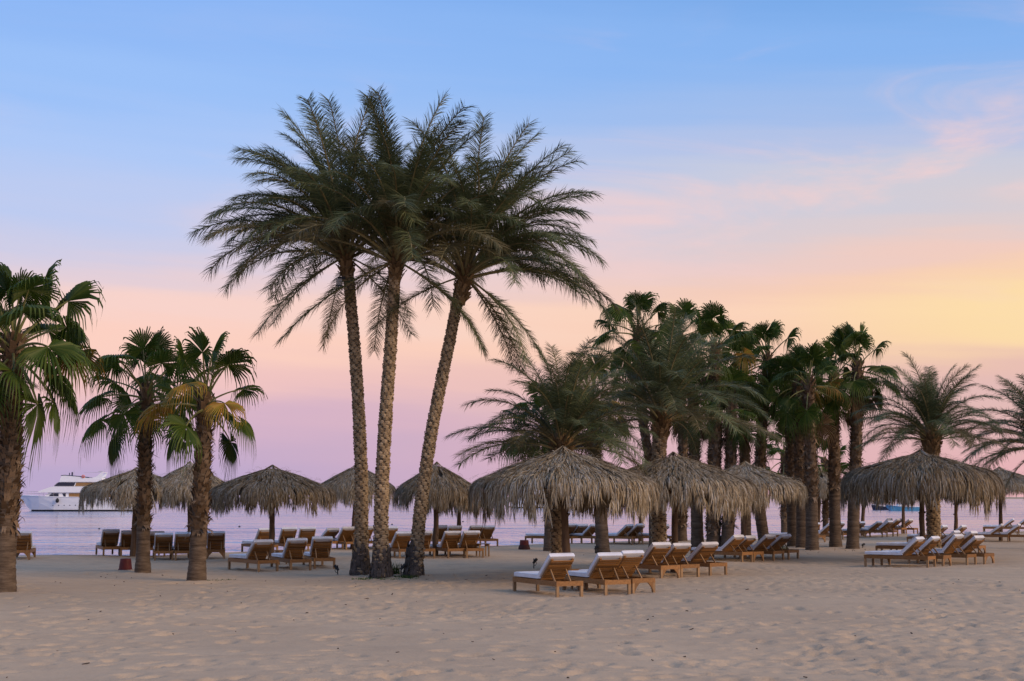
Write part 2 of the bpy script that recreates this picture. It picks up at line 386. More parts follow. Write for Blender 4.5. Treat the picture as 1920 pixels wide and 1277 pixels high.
for k in range(26):         # walking tracks
    x0, y0 = rng.uniform(-9, 10), rng.uniform(14, 34); a = rng.choice([rng.uniform(-0.35,0.35), rng.uniform(0.9,2.2)]); sgn = 1
    for j in range(int(rng.uniform(8, 26))):
        sgn = -sgn
        stamp(x0+math.cos(a)*0.7*j-math.sin(a)*0.13*sgn, y0+math.sin(a)*0.7*j+math.cos(a)*0.13*sgn, 0.34, 0.15, a+rng.uniform(-.2,.2), rng.uniform(0.03,0.055), 0.016)
for u_, v_ in ((676,1080),(715,1083),(776,1080),(6,1110),(268,1073),(368,1090),(1131,1038),(1523,1031),(1567,1025),(1598,1029),(1503,1028)):
    c_ = onground(u_, v_)
    for k in range(7): stamp(c_.x+rng.normal(0,0.35), c_.y-0.1+rng.normal(0,0.35), rng.uniform(0.5,1.0), rng.uniform(0.4,0.7), rng.uniform(0,3.1), rng.uniform(-0.03,0.05), 0.012)
for k in range(420):        # single deep prints in the smoother sand
    cy = rng.uniform(13.5, 30); stamp(rng.uniform(-0.42, 0.42)*cy, cy, rng.uniform(0.26,0.38), rng.uniform(0.14,0.24), rng.uniform(0,3.14), rng.uniform(0.04,0.075), 0.012)
near = np.exp(-np.maximum(Y-13, 0)/25.0)*(np.abs(X) < 27)*(Y > 12.9)
Z += near*(0.004*vnoise(X, Y, 4.0, 11)+0.003*vnoise(X, Y, 9.0, 12)+0.007*vnoise(X*0.4, Y*1.3, 5.0, 14))
nx, ny = len(xs), len(ys)
V = np.stack([X.ravel(), Y.ravel(), Z.ravel()], 1)
i, j = np.meshgrid(np.arange(nx-1), np.arange(ny-1)); b = (j*nx+i).ravel()
Fq = np.stack([b, b+1, b+nx+1, b+nx], 1)
def np_mesh(name, V, Fq, smooth=True):
    me = bpy.data.meshes.new(name); k = Fq.shape[1]
    me.vertices.add(len(V)); me.vertices.foreach_set('co', V.astype(np.float32).ravel())
    me.loops.add(Fq.size); me.loops.foreach_set('vertex_index', Fq.astype(np.int32).ravel())
    me.polygons.add(len(Fq)); me.polygons.foreach_set('loop_start', np.arange(0, Fq.size, k, dtype=np.int32))
    try: me.polygons.foreach_set('loop_total', np.full(len(Fq), k, dtype=np.int32))
    except Exception: pass
    if smooth: me.polygons.foreach_set('use_smooth', np.ones(len(Fq), bool))
    me.update(calc_edges=True); me.validate(); return me
g = obj('sand_beach', np_mesh('sand_beach', V, Fq), M['sand']); tag(g, 'pale trampled beach sand with footprints', 'sand', kind='structure')

# ------------------------------------------------------------------ sea and the far coast
w = MB(); w.add([(-40000, 12, SEA_Z), (40000, 12, SEA_Z), (40000, 45000, SEA_Z), (-40000, 45000, SEA_Z)], [(0,1,2,3)])
tag(obj('sea_water', w.me('sea_water'), M['water']), 'calm lavender sea reflecting the dusk sky', 'sea', kind='structure')
random.seed(3)
cst = MB(); pts = []
for k in range(61):
    x = -7000+k*240; pts.append((x, 9.0+5*math.sin(k*0.7)*math.sin(k*0.23)+random.uniform(0,4) if 0 < k < 60 else 0.0))
base = len(cst.V)
for x, hh in pts: cst.V += [(x, 8800+0.05*x, SEA_Z-1), (x, 9000+0.05*x, SEA_Z+hh), (x, 10500+0.05*x, SEA_Z-1)]
for k in range(60):
    for q in range(2): cst.F.append((base+3*k+q, base+3*k+3+q, base+3*k+4+q, base+3*k+1+q))
tag(obj('far_coast', cst.me('far_coast', True), M['coast']), 'thin strip of low sandy coast on the horizon', 'coast', kind='structure')

# ------------------------------------------------------------------ thatched umbrellas
def canopy_tables(R, a1, a2, tlen, drop):
    # profile as (r, z, angle) by arc length: shallow cone that turns down at the rim
    ts = np.linspace(0, R+drop+2.0, 260); st = ts[1]-ts[0]
    q = np.clip((ts-(R/math.cos(a1)-tlen*0.55))/tlen, 0, 1); q = q*q*(3-2*q)
    ang = a1*(0.90+0.25*np.minimum(ts/R, 1)) + (a2-a1)*q
    r = np.concatenate([[0], np.cumsum(np.cos(ang[:-1])*st)]); z = -np.concatenate([[0], np.cumsum(np.sin(ang[:-1])*st)])
    return ts, r, z, ang
def make_thatch(name, seed, R=2.5, a1=R_(17), a2=R_(83), tlen=0.75, drop=0.75, nf=300, nl=40):
    rd = np.random.default_rng(seed); ts, tr, tz, ta = canopy_tables(R, a1, a2, tlen, drop)
    trim = R/math.cos(a1)
    V, F = [], []
    nc = 30; cph = (np.arange(nc)+rd.uniform(-.35,.35,nc))*2*math.pi/nc; clen = rd.uniform(0.18, 1.22, nc)
    for f in range(nf):
        lay = rd.uniform()
        if lay < 0.55: t0 = trim*rd.uniform(0.42, 0.82); off = rd.uniform(0.0, 0.07)
        elif lay < 0.86: t0 = trim*rd.uniform(0.15, 0.60); off = rd.uniform(0.03, 0.11)
        else: t0 = rd.uniform(0.0, 0.30); off = rd.uniform(0.06, 0.13)
        L = rd.uniform(1.0, 1.55); ph = rd.uniform(0, 2*math.pi)
        if lay < 0.55:
            c = rd.integers(nc); ph = cph[c]+rd.normal(0, 0.034); L = trim+drop*clen[c]*rd.uniform(0.75, 1.06)-t0
        else:
            c = rd.integers(nc); ph = cph[c]+rd.normal(0, 0.085)
        wander = rd.normal(0, 0.20); hang = rd.uniform(0.0, 0.35); tone_w = rd.uniform(0.0065, 0.0125)
        for k in range(nl):
            s = rd.uniform(0, 0.85)**0.9; side = 1 if k % 2 else -1
            ll = rd.uniform(0.32, 0.62)*(1.0-0.25*s); spl = side*rd.uniform(0.03, 0.60)*(1-0.5*s)
            tb = t0+s*L*0.80; lift = rd.uniform(0.0, 0.045); wd = tone_w*rd.uniform(0.7, 1.4); b = len(V)
            if rd.uniform() < 0.012: lift += rd.uniform(0.06, 0.22)
            lat0 = side*0.02+wander*s*L
            for jn, u in enumerate((0.0, 0.35, 0.72, 1.0)):
                tt = tb+u*ll*math.cos(spl*0.8); lat = lat0+math.sin(spl)*ll*u*(1-0.35*u)
                r = np.interp(tt, ts, tr); z = np.interp(tt, ts, tz); an = np.interp(tt, ts, ta)
                o2 = off+lift*math.sin(u*2.6)-hang*0.12*u*u
                rr = max(r+math.sin(an)*o2, 0.03); zz = z+math.cos(an)*o2 - hang*0.10*u*u*ll
                a = ph+lat/max(rr, 0.35); ca, sa = math.cos(a), math.sin(a)
                P = np.array((rr*ca, rr*sa, zz))
                if jn == 3: V.append(tuple(P)); break
                hw = wd*(1.0, 0.95, 0.6)[jn]
                tw = rd.uniform(-0.5, 0.5)
                T = np.array((-sa, ca, tw))*hw
                V.append(tuple(P-T)); V.append(tuple(P+T))
            F += [(b, b+1, b+3, b+2), (b+2, b+3, b+5, b+4), (b+4, b+5, b+6)]
        # midrib of the dried frond
        b = len(V)
        for u in (0, 0.5, 1.0):
            tt = t0+u*L*0.85; r = np.interp(tt, ts, tr); z = np.interp(tt, ts, tz); an = np.interp(tt, ts, ta)
            a = ph+wander*u*L/max(r, 0.35); rr = max(r+math.sin(an)*(off+0.015), 0.02); z2 = z+math.cos(an)*(off+0.015); ww = 0.012*(1-0.7*u)
            V.append((rr*math.cos(a)+math.sin(a)*ww, rr*math.sin(a)-math.cos(a)*ww, z2)); V.append((rr*math.cos(a)-math.sin(a)*ww, rr*math.sin(a)+math.cos(a)*ww, z2))
        F += [(b, b+1, b+3, b+2), (b+2, b+3, b+5, b+4)]
    # knot of stalks at the peak
    for k in range(46):
        a = rd.uniform(0, 6.283); l = rd.uniform(0.25, 0.6); b = len(V); ww = 0.014
        V += [(math.cos(a)*0.01-math.sin(a)*ww, math.sin(a)*0.01+math.cos(a)*ww, 0.20+rd.uniform(-.02,.05)), (math.cos(a)*0.01+math.sin(a)*ww, math.sin(a)*0.01-math.cos(a)*ww, 0.20),
              (math.cos(a)*l, math.sin(a)*l, -l*math.tan(a1)+0.11)]
        F.append((b, b+1, b+2))
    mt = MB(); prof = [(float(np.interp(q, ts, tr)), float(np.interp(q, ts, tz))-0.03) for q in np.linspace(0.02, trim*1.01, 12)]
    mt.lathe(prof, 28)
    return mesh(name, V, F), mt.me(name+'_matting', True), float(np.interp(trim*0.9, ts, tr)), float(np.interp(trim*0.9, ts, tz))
CAN = {
 'wide': make_thatch('thatch_wide', 1, 2.45, R_(17.5), R_(85), 0.55, 1.30, 470, 62),
 'mid':  make_thatch('thatch_mid', 2, 2.30, R_(18), R_(84), 0.6, 1.0, 400, 58),
 'dome': make_thatch('thatch_dome', 4, 2.30, R_(14), R_(86), 0.9, 1.25, 540, 62),
 'steep': make_thatch('thatch_steep', 6, 2.05, R_(27), R_(82), 0.7, 0.95, 380, 54),
}
def umbrella(u, vbase, vtop, rpx, kind, label, lean=0.0, seed=0, mat='thatch', upost=None):
    rd = random.Random(seed+17)
    g0 = G(u, vbase); d = g0.y; top = atdepth(u, vtop, d).z - g0.z; rad = rpx*d/FPX
    th, mt, rr, rz = CAN[kind]; R0 = {'wide':2.72,'mid':2.62,'dome':2.62,'steep':2.42}[kind]
    sc = rad/R0; szc = sc if sc > 0.8 else max(sc, 0.8)
    e = empty('thatched_umbrella', (g0.x, g0.y, g0.z), 0)
    tag(e, label, 'beach umbrella', 'thatched umbrellas on the beach')
    ztop = top-0.20*szc
    rot = rd.uniform(0, 6.28)
    post = MB(); n = 9; px = ((upost-u)*d/FPX) if upost is not None else 0.0
    P = [Vector((px*(1-k/n)**1.5+lean*math.sin(k/n*3.1)+rd.uniform(-.012,.012), rd.uniform(-.01,.01), -0.25+(ztop+0.25)*k/n)) for k in range(n+1)]
    post.tube(P, [0.105-0.03*k/n+rd.uniform(-.008,.008) for k in range(n+1)], 10)
    for k in range(3):
        zk = rd.uniform(0.4, ztop*0.6); a = rd.uniform(3.3, 6.1); post.tube([(px*(1-zk/ztop)**1.5, 0, zk), (px*(1-zk/ztop)**1.5+math.cos(a)*0.13, math.sin(a)*0.13, zk+0.04)], [0.05, 0.03], 6)
    obj('post', post.me('post', True), M['post'], e)
    obj('thatch', th, M[mat], e, (0, 0, ztop), (0, 0, rot), (sc, sc, szc))['kind'] = 'stuff'
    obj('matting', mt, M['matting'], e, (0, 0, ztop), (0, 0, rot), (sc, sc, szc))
    for k in range(8):
        a = k*math.pi/4+rot; q = MB(); q.tube([(0, 0, -0.10), (rr*0.5, 0, rz*0.48-0.11), (rr, 0, rz-0.10)], [0.035, 0.03, 0.022], 6)
        obj('rafter', q.me('rafter', True), M['post'], e, (0, 0, ztop), (0, 0, a), (sc, sc, szc))
    for k in range(4):
        a = k*math.pi/2+rot+0.39; q = MB(); zb = ztop-1.05*szc
        q.tube([(0.05, 0, zb), (0.85*sc, 0, ztop+(rz/rr*0.85-0.15)*szc)], [0.04, 0.032], 6)
        obj('brace', q.me('brace', True), M['post'], e, (0, 0, 0), (0, 0, a))
    return e
UM = [
 (1057,1088,838,190,'wide','largest thatched umbrella in the middle of the beach, nearest the camera',0.0,'thatch',1066),
 (1266,1073,849,166,'wide','thatched umbrella just right of the largest one, partly hidden by it',0.02,'thatch',1264),
 (1400,1049,866,126,'mid','thatched umbrella whose ragged right edge hangs before the palm trunks',0.0,'thatch',1393),
 (1732,1052,845,160,'dome','heavy domed thatched umbrella at the right, over several wooden loungers',0.0,'thatch_brown',1730),
 (1880,1014,876,96,'mid','thatched umbrella at the right edge behind the heavy domed one',0.0,'thatch',1876),
 (1540,1004,878,64,'steep','small distant thatched umbrella between the fan palm trunks',0.0,'thatch',1532),
 (1622,1000,890,62,'steep','distant umbrella with a thin post just right of the rightmost fan palm trunk',0.0,'thatch_brown',1616),
 (1696,998,893,60,'steep','distant umbrella whose thin post stands before the small blue boat',0.0,'thatch_brown',1693),
 (1795,1008,888,80,'mid','umbrella behind the heavy domed one, its crooked post right of the date palm',0.02,'thatch_brown',1791),
 (1203,1008,892,78,'mid','umbrella behind the largest one, its thin post beside a date palm trunk',0.0,'thatch_brown',1201),
 (252,1032,877,108,'wide','leftmost thatched umbrella, in front of the white yacht',0.0,'thatch',249),
 (352,1031,866,96,'steep','thatched umbrella behind the two left fan palms, right of the yacht',0.0,'thatch',359),
 (508,1050,873,132,'mid','brown thatched umbrella standing free left of the three tall date palms',0.015,'thatch_brown',508),
 (667,1019,870,88,'steep','thatched umbrella half hidden behind the three tall palm trunks',0.0,'thatch',660),
 (818,1042,867,92,'steep','pointed thatched umbrella just right of the three tall palm trunks',0.0,'thatch_brown',816),
 (860,1008,893,72,'steep','umbrella behind the pointed one, its slanting post left of the largest umbrella',0.0,'thatch_brown',861),
]
for k, (u, vb, vt, rp, kd, lb, ln, mt, up) in enumerate(UM): umbrella(u, vb, vt, rp, kd, lb, ln, k, mt, up)

# ------------------------------------------------------------------ palms
def smooth_path(P, n):
    P = [Vector(p) for p in P]; Q = [P[0]*2-P[1]]+P+[P[-1]*2-P[-2]]; out = []
    m = len(P)-1
    for k in range(n+1):
        t = k/n*m; i = min(int(t), m-1); f = t-i; a, b, c, d = Q[i], Q[i+1], Q[i+2], Q[i+3]
        out.append(0.5*((2*b)+(c-a)*f+(2*a-5*b+4*c-d)*f*f+(3*b-a-3*c+d)*f**3))
    return out
# date palm fronds: arching feather leaves, one mesh for each starting angle
def make_frond(seed, e0, bend, L=1.0, nl=190, lw=0.0044, ll=0.150, droopy=0.24):
    rd = random.Random(seed); V, F = [], []
    ns = 24; P = [Vector((0,0,0))]; D = []; tw = rd.uniform(-0.12, 0.12); yb = 0.0
    for k in range(ns):
        s = (k+0.5)/ns; an = e0-bend*(s**1.35); yb += tw/ns
        d = Vector((math.cos(an)*math.cos(yb*2), math.sin(yb*2)*math.cos(an), math.sin(an))); D.append(d); P.append(P[-1]+d*(L/ns))
    D.append(D[-1])
    b = MB(); b.tube(P[::3], [0.0085*(1-0.85*k/8)+0.0008 for k in range(len(P[::3]))], 5); V += b.V; F += b.F; nst = len(F)
    roll = rd.uniform(-0.3, 0.3)
    for k in range(nl):
        s = 0.16+0.84*(k+rd.uniform(-0.3,0.3))/nl; s = min(max(s, 0.15), 0.995); f = s*ns; i = min(int(f), ns-1); p = P[i].lerp(P[i+1], f-i); d = D[i]
        sx = d.cross(Vector((0,0,1)))
        if sx.length < 0.15: sx = Vector((0,-1,0))
        sx.normalize(); up = sx.cross(d).normalized()
        env = min(1.0, (s-0.10)/0.22)*(1.0-0.42*max(0, (s-0.55)/0.45)**1.7)
        for side in (-1, 1):
            if rd.random() < 0.05: continue
            l = ll*env*rd.uniform(0.82, 1.12)+0.012; fw = R_(32+20*s+rd.uniform(-10,10)); vup = R_(26*(1-s)+rd.uniform(-28, 26))
            o = sx*side*math.cos(vup)+up*math.sin(vup); o = (o*math.cos(roll*side*0.4)+up*math.sin(roll*side*0.4)).normalized()
            q = (d*math.sin(fw)+o*math.cos(fw)).normalized(); g = -droopy*l*rd.uniform(0.3, 1.3)
            m1 = p+q*l*0.5+Vector((0,0,g*0.22)); m2 = p+q*l*0.97+Vector((0,0,g)); wv = q.cross(o.cross(d)); 
            wv = d*0.8+up*rd.uniform(-0.5,0.5); wv.normalize(); w2 = lw*rd.uniform(0.8, 1.2)
            bb = len(V); V += [tuple(p-wv*w2*0.5), tuple(p+wv*w2*0.5), tuple(m1+wv*w2*0.5), tuple(m1-wv*w2*0.5), tuple(m2)]
            F += [(bb, bb+1, bb+2, bb+3), (bb+3, bb+2, bb+4)]
    me = mesh('frond', V, F); me.materials.append(M['date_leaf']); me.materials.append(M['rachis'])
    me.polygons.foreach_set('material_index', [1]*nst+[0]*(len(F)-nst)); return me
FE = [86, 74, 62, 50, 38, 25, 10, -8, -28, -48]
FROND = {e: [make_frond(100*i+q, R_(e), R_((36, 52, 68, 76, 74, 64, 52, 44, 38, 30)[i]+(-12, 0, 14)[q])) for q in range(3)] for i, e in enumerate(FE)}
def date_trunk(path, r0, r1, seed, rootz=1.0):
    rd = random.Random(seed); core = MB(); n = len(path)
    L = [0.0]
    for k in range(1, n): L.append(L[-1]+(path[k]-path[k-1]).length)
    tot = L[-1]
    def rad(s): 
        q = s/tot; r = r0+(r1-r0)*q
        if s < rootz: r += 0.10*(1-s/rootz)**2
        return r
    core.tube(path, [rad(s)-0.012 for s in L], 14)
    sc = MB(); s = 0.05; ring = 0
    while s < tot-0.05:
        k = max(i for i in range(n) if L[i] <= s); k = min(k, n-2); f = (s-L[k])/(L[k+1]-L[k]); p = path[k].lerp(path[k+1], f)
        d = (path[k+1]-path[k]).normalized(); x = d.cross(Vector((0,1,0.13))).normalized(); y = d.cross(x)
        r = rad(s); m = 6; hh = 0.105*rd.uniform(0.72, 1.3); r *= rd.uniform(0.965, 1.035); rough = 2.2 if s < rootz else 1.0
        for q in range(m):
            a0 = (q+0.5*(ring%2)+0.13*ring+rd.uniform(-.16,.16))*2*math.pi/m; da = math.pi/m*0.98
            out = (0.020+rd.uniform(-.010,.012))*rough**0.5; top = hh*0.62; dz = rd.uniform(-.012,.012)*rough
            pt = lambda a, rr, z: p+(x*math.cos(a)+y*math.sin(a))*rr+d*(z+dz)
            V = [pt(a0-da, r-0.012, 0.02), pt(a0, r+out*0.4, -0.005), pt(a0+da, r-0.012, 0.02), pt(a0-da*0.72, r+out*0.7, top*0.8), pt(a0, r+out, top), pt(a0+da*0.72, r+out*0.7, top*0.8),
                 pt(a0-da*0.8, r-0.014, top+0.012), pt(a0, r-0.012, top+0.03), pt(a0+da*0.8, r-0.014, top+0.012)]
            sc.add(V, [(0,1,4,3), (1,2,5,4), (3,4,7,6), (4,5,8,7)])
        s += hh*0.72; ring += 1
    return core.me('trunk', True), sc.me('leaf_scars')
def boots(r0, r1, h, n, seed, size=0.22, out=R_(28), droop=False):
    # cut leaf bases round the top of a trunk, local z up
    rd = random.Random(seed); b = MB()
    for k in range(n):
        q = (k+0.5)/n; a = k*2.39996+rd.uniform(-.1,.1); r = r0+(r1-r0)*q-0.02; z = h*q; w = size*rd.uniform(0.22, 0.36); l = size*rd.uniform(0.7, 1.3); o = out+rd.uniform(-.2,.35)
        if droop and rd.random() < 0.14: o = R_(110)+rd.uniform(-.3,.3)
        c, s = math.cos(a), math.sin(a); X = Vector((c,s,0)); T = Vector((-s,c,0)); U = Vector((0,0,1))
        dr = X*math.sin(o)+U*math.cos(o); p = X*r+U*z; tk = 0.02
        tipw = w*rd.uniform(0.3, 0.7); sk = rd.uniform(-.05,.05)
        nrm_ = X*math.cos(o)-U*math.sin(o)
        V = [p-T*w, p+T*w, p+T*w+nrm_*tk*0.4-X*0.02, p-T*w+nrm_*tk*0.4-X*0.02, p+dr*l-T*tipw+T*sk, p+dr*l*rd.uniform(.75,1.0)+T*tipw+T*sk, p+dr*l*0.9+nrm_*tk+T*tipw+T*sk, p+dr*l*0.9+nrm_*tk-T*tipw+T*sk]
        b.add(V, [(0,1,5,4), (3,7,6,2), (0,4,7,3), (1,2,6,5), (4,5,6,7)])
    return b
def date_palm(label, base_uv, pts, r0, r1, nf, L, seed, group=None, depth=None, elevs=None, bias=None, headh=0.75, root=False, minel=-90, wide=1.0):
    rd = random.Random(seed); g0 = G(*base_uv) if depth is None else Vector((atdepth(base_uv[0], 900, depth).x, depth, 0))
    if depth is not None: g0.z = gz(g0.x, g0.y)
    d = g0.y
    path = [Vector((0,0,-0.25))]+[atdepth(u, v, d)-g0 for u, v in pts]
    path = smooth_path(path, max(16, int(len(path)*7)))
    e = empty('date_palm', g0); tag(e, label, 'palm tree', group)
    core, scars = date_trunk(path, r0, r1, seed, 1.3 if root else 0.5)
    tr = obj('trunk', core, M['date_core'], e); obj('leaf_scars', scars, M['date_trunk'], tr)['kind'] = 'stuff'
    if root:
        rm = MB()
        for k in range(150):
            a = rd.uniform(0, 6.283); z = rd.uniform(-0.05, 0.95)*rd.uniform(0.3, 1); r = r0+0.10*(1-z)**2+rd.uniform(-.02,.015); w = rd.uniform(0.03,0.07)
            c, s = math.cos(a), math.sin(a)
            P = [Vector((r*c*f, r*s*f, z+dz)) for f, dz in ((0.95, 0.12), (1.06, 0.05), (1.10, -0.06), (1.0, -0.12))]; T = Vector((-s, c, 0))*w
            rm.add([P[0]-T*.5, P[0]+T*.5, P[1]-T, P[1]+T, P[2]-T*.8, P[2]+T*.8, P[3]-T*.5, P[3]+T*.5], [(0,1,3,2),(2,3,5,4),(4,5,7,6)])
        obj('root_mass', rm.me('root_mass'), M['rootmass'], e)['kind'] = 'stuff'
    ctop = path[-1]; dirv = (path[-1]-path[-3]).normalized()
    bm_ = boots(r1*1.05, r1*1.45, headh, 95, seed, 0.20, R_(22))
    core2 = MB(); core2.lathe([(r1*0.9, -0.1), (r1*1.08, headh*0.3), (r1*1.35, headh), (r1*0.9, headh*1.25), (0.02, headh*1.5)], 14)
    cm = MB(); cm.add(bm_.V, bm_.F); cm.add(core2.V, core2.F)
    tilt = Vector((0,0,1)).rotation_difference(Vector((dirv.x*0.8, dirv.y*0.8, 1)).normalized()).to_euler()
    crown = obj('crown', cm.me('crown'), M['boot_date'], e, ctop-Vector((0,0,headh*0.55)), tilt)
    for k in range(nf):
        q = (k+0.5)/nf
        el = 88-(72 if root else 84)*q**1.02 if q < 0.92 else -26+rd.uniform(-7, 7) if elevs is None else elevs(q)+rd.uniform(-7, 7)
        key = min(FE, key=lambda a: abs(a-el)); az_ = k*2.39996+rd.uniform(-.25,.25)
        if el < 14:          # old leaves over the trunk front have been cut away
            w_ = (az_+math.pi/2+math.pi) % (2*math.pi)-math.pi
            if abs(w_) < 0.95: az_ += math.copysign(0.95, w_)
        if el < minel: continue
        if bias and rd.random() < bias[2]:
            az_ = bias[0]+rd.uniform(-bias[1], bias[1])
        l = L*rd.uniform(0.86, 1.10)*(0.78 if el < -15 else (1.0 if q > 0.06 else 0.95))
        mat = M['date_leaf'] if q < 0.74 or rd.random() < 0.45 else M['date_leaf_old']
        hz = headh*(1.15-0.5*q); rr = r1*(0.3+0.9*q)
        obj('frond', rd.choice(FROND[key]), mat, crown, (math.cos(az_)*rr, math.sin(az_)*rr, hz), (rd.uniform(-.12,.12), 0, az_), (l, l*wide, l))
    return e
tall = 'the three tall date palms'
date_palm('tall date palm, left of the three, its trunk bending left towards the top', (676,1080), [(678,950),(674,800),(664,640),(651,492)], 0.180, 0.140, 62, 3.95, 11, tall, bias=(math.pi, 1.0, 0.35), root=True)
date_palm('tall date palm, middle of the three, with the highest crown', (715,1083), [(715,950),(722,800),(733,640),(741,500)], 0.190, 0.146, 66, 4.2, 12, tall, root=True)
date_palm('tall date palm, right of the three, leaning right with drooping fronds', (776,1080), [(789,950),(811,800),(843,640),(864,530)], 0.172, 0.140, 62, 3.85, 13, tall, bias=(0.0, 1.0, 0.4), root=True, headh=0.9)
low = 'shorter date palms'
date_palm('short date palm rising just behind the largest thatched umbrella', (1046,1074), [(1045,990),(1046,910),(1050,850)], 0.17, 0.20, 54, 2.75, 14, low, minel=-12, wide=1.35)
date_palm('date palm with a thick straight trunk between the two largest umbrellas', (1236,1062), [(1235,980),(1235,880),(1238,798)], 0.225, 0.21, 54, 3.1, 15, low, minel=-12, wide=1.35)
date_palm('date palm rising behind the heavy domed umbrella at the right', (1752,1044), [(1750,970),(1748,900),(1746,832)], 0.23, 0.25, 60, 2.65, 16, low, minel=-12, wide=1.35)
date_palm('date palm cut off by the right edge of the picture, only its left fronds show', (1990,1030), [(1985,960),(1975,900),(1966,846)], 0.23, 0.24, 56, 3.3, 17, low, wide=1.35)
date_palm('date palm outside the left edge, its fronds drooping over a fan palm', (-165,1106), [(-160,960),(-150,840),(-142,745)], 0.23, 0.22, 46, 2.6, 18, low, wide=1.35)

# fan palms ---------------------------------------------------------------
def make_fan(seed, e0, sag, pl=1.12, R=0.74, nseg=38, spread=R_(140), grav=0.3, fold=0.16):
    rd = random.Random(seed); V, F = [], []
    P = [Vector((0,0,0))]; ns = 7; an = e0
    for k in range(ns):
        an = e0-sag*((k+1)/ns)**1.4; P.append(P[-1]+Vector((math.cos(an), 0, math.sin(an)))*(pl/ns))
    b = MB(); b.tube(P, [0.032-0.016*k/ns for k in range(ns+1)], 5); pet = b
    e1 = an-rd.uniform(-0.5, 0.5); Xb = Vector((math.cos(e1), 0, math.sin(e1))); rl = rd.uniform(-0.8, 0.8)
    Zb = Vector((-math.sin(e1), 0, math.cos(e1))); Yb = Vector((0,1,0)); Yb, Zb = Yb*math.cos(rl)+Zb*math.sin(rl), Zb*math.cos(rl)-Yb*math.sin(rl)
    o = P[-1]; curl = rd.uniform(0.10, 0.45)
    def pt(r, ph, zz, free=0.0):
        x, y = r*math.cos(ph), r*math.sin(ph)
        z = zz - fold*abs(y)*0.8 - curl*max(x, 0)**2/R
        q = o+Xb*x+Yb*y+Zb*z
        if free > 0:
            hv = Vector((q.x-o.x, q.y-o.y, 0)); q = q - hv*(0.20*free*free) - Vector((0,0,grav*R*free**2.0*rd.uniform(0.75,1.25)))
        return q
    split = 0.56
    for k in range(nseg):
        if rd.random() < 0.05: continue
        ph = -spread+2*spread*(k+0.5)/nseg; da = spread/nseg; fl = 1.0-0.22*(abs(ph)/spread)**2
        rs = R*split*fl*rd.uniform(0.92, 1.06); rt = R*fl*rd.uniform(0.95, 1.18); amp = 0.016
        C = pt(0.0, ph, 0)
        A = [pt(rs*0.5, ph-da, -amp*.5), pt(rs*0.5, ph, amp*.6), pt(rs*0.5, ph+da, -amp*.5)]
        B = [pt(rs, ph-da*0.97, -amp), pt(rs, ph, amp), pt(rs, ph+da*0.97, -amp)]
        f1 = 0.45; D = [pt(rs+(rt-rs)*0.5, ph-da*0.42, 0, f1), pt(rs+(rt-rs)*0.5, ph+da*0.42, 0, f1)]
        f2 = 0.8; E = [pt(rs+(rt-rs)*0.85, ph-da*0.13, 0, f2), pt(rs+(rt-rs)*0.85, ph+da*0.13, 0, f2)]
        T = pt(rt, ph+rd.uniform(-.03,.03), 0, 1.0+rd.uniform(-.1,.15)); bb = len(V)
        V += [tuple(x) for x in [C]+A+B+D+E+[T]]
        F += [tuple(bb+i for i in f) for f in ((0,1,2),(0,2,3),(1,4,5,2),(2,5,6,3),(4,7,5),(5,7,8),(5,8,6),(7,9,10,8),(9,11,10))]
    me = MB(); me.add(V, F)
    return me.me('fan_leaf'), pet.me('petiole', True)
AE = [84, 68, 52, 34, 14, -8, -32, -58, -74]
FAN = {e: [make_fan(500+10*i+q, R_(e), R_((6, 12, 18, 24, 30, 30, 26, 16, 8)[i]), grav=(0.36, 0.44, 0.52, 0.56, 0.56, 0.55, 0.45, 0.35, 0.2)[i], fold=(0.38, 0.34, 0.26, 0.2, 0.16, 0.16, 0.16, 0.2, 0.2)[i]) for q in range(4)] for i, e in enumerate(AE)}
for e in AE:      # petiole joined into the leaf mesh as second material
    for q in range(4):
        lf, pe = FAN[e][q]; b = MB(); b.add([v.co for v in lf.vertices], [tuple(p.vertices) for p in lf.polygons]); nlf = len(b.F); b.add([v.co for v in pe.vertices], [tuple(p.vertices) for p in pe.polygons])
        me = b.me('fan_leaf'); me.materials.append(M['fan_leaf']); me.materials.append(M['petiole'])
        for i, p in enumerate(me.polygons):
            if i >= nlf: p.material_index = 1
        FAN[e][q] = me
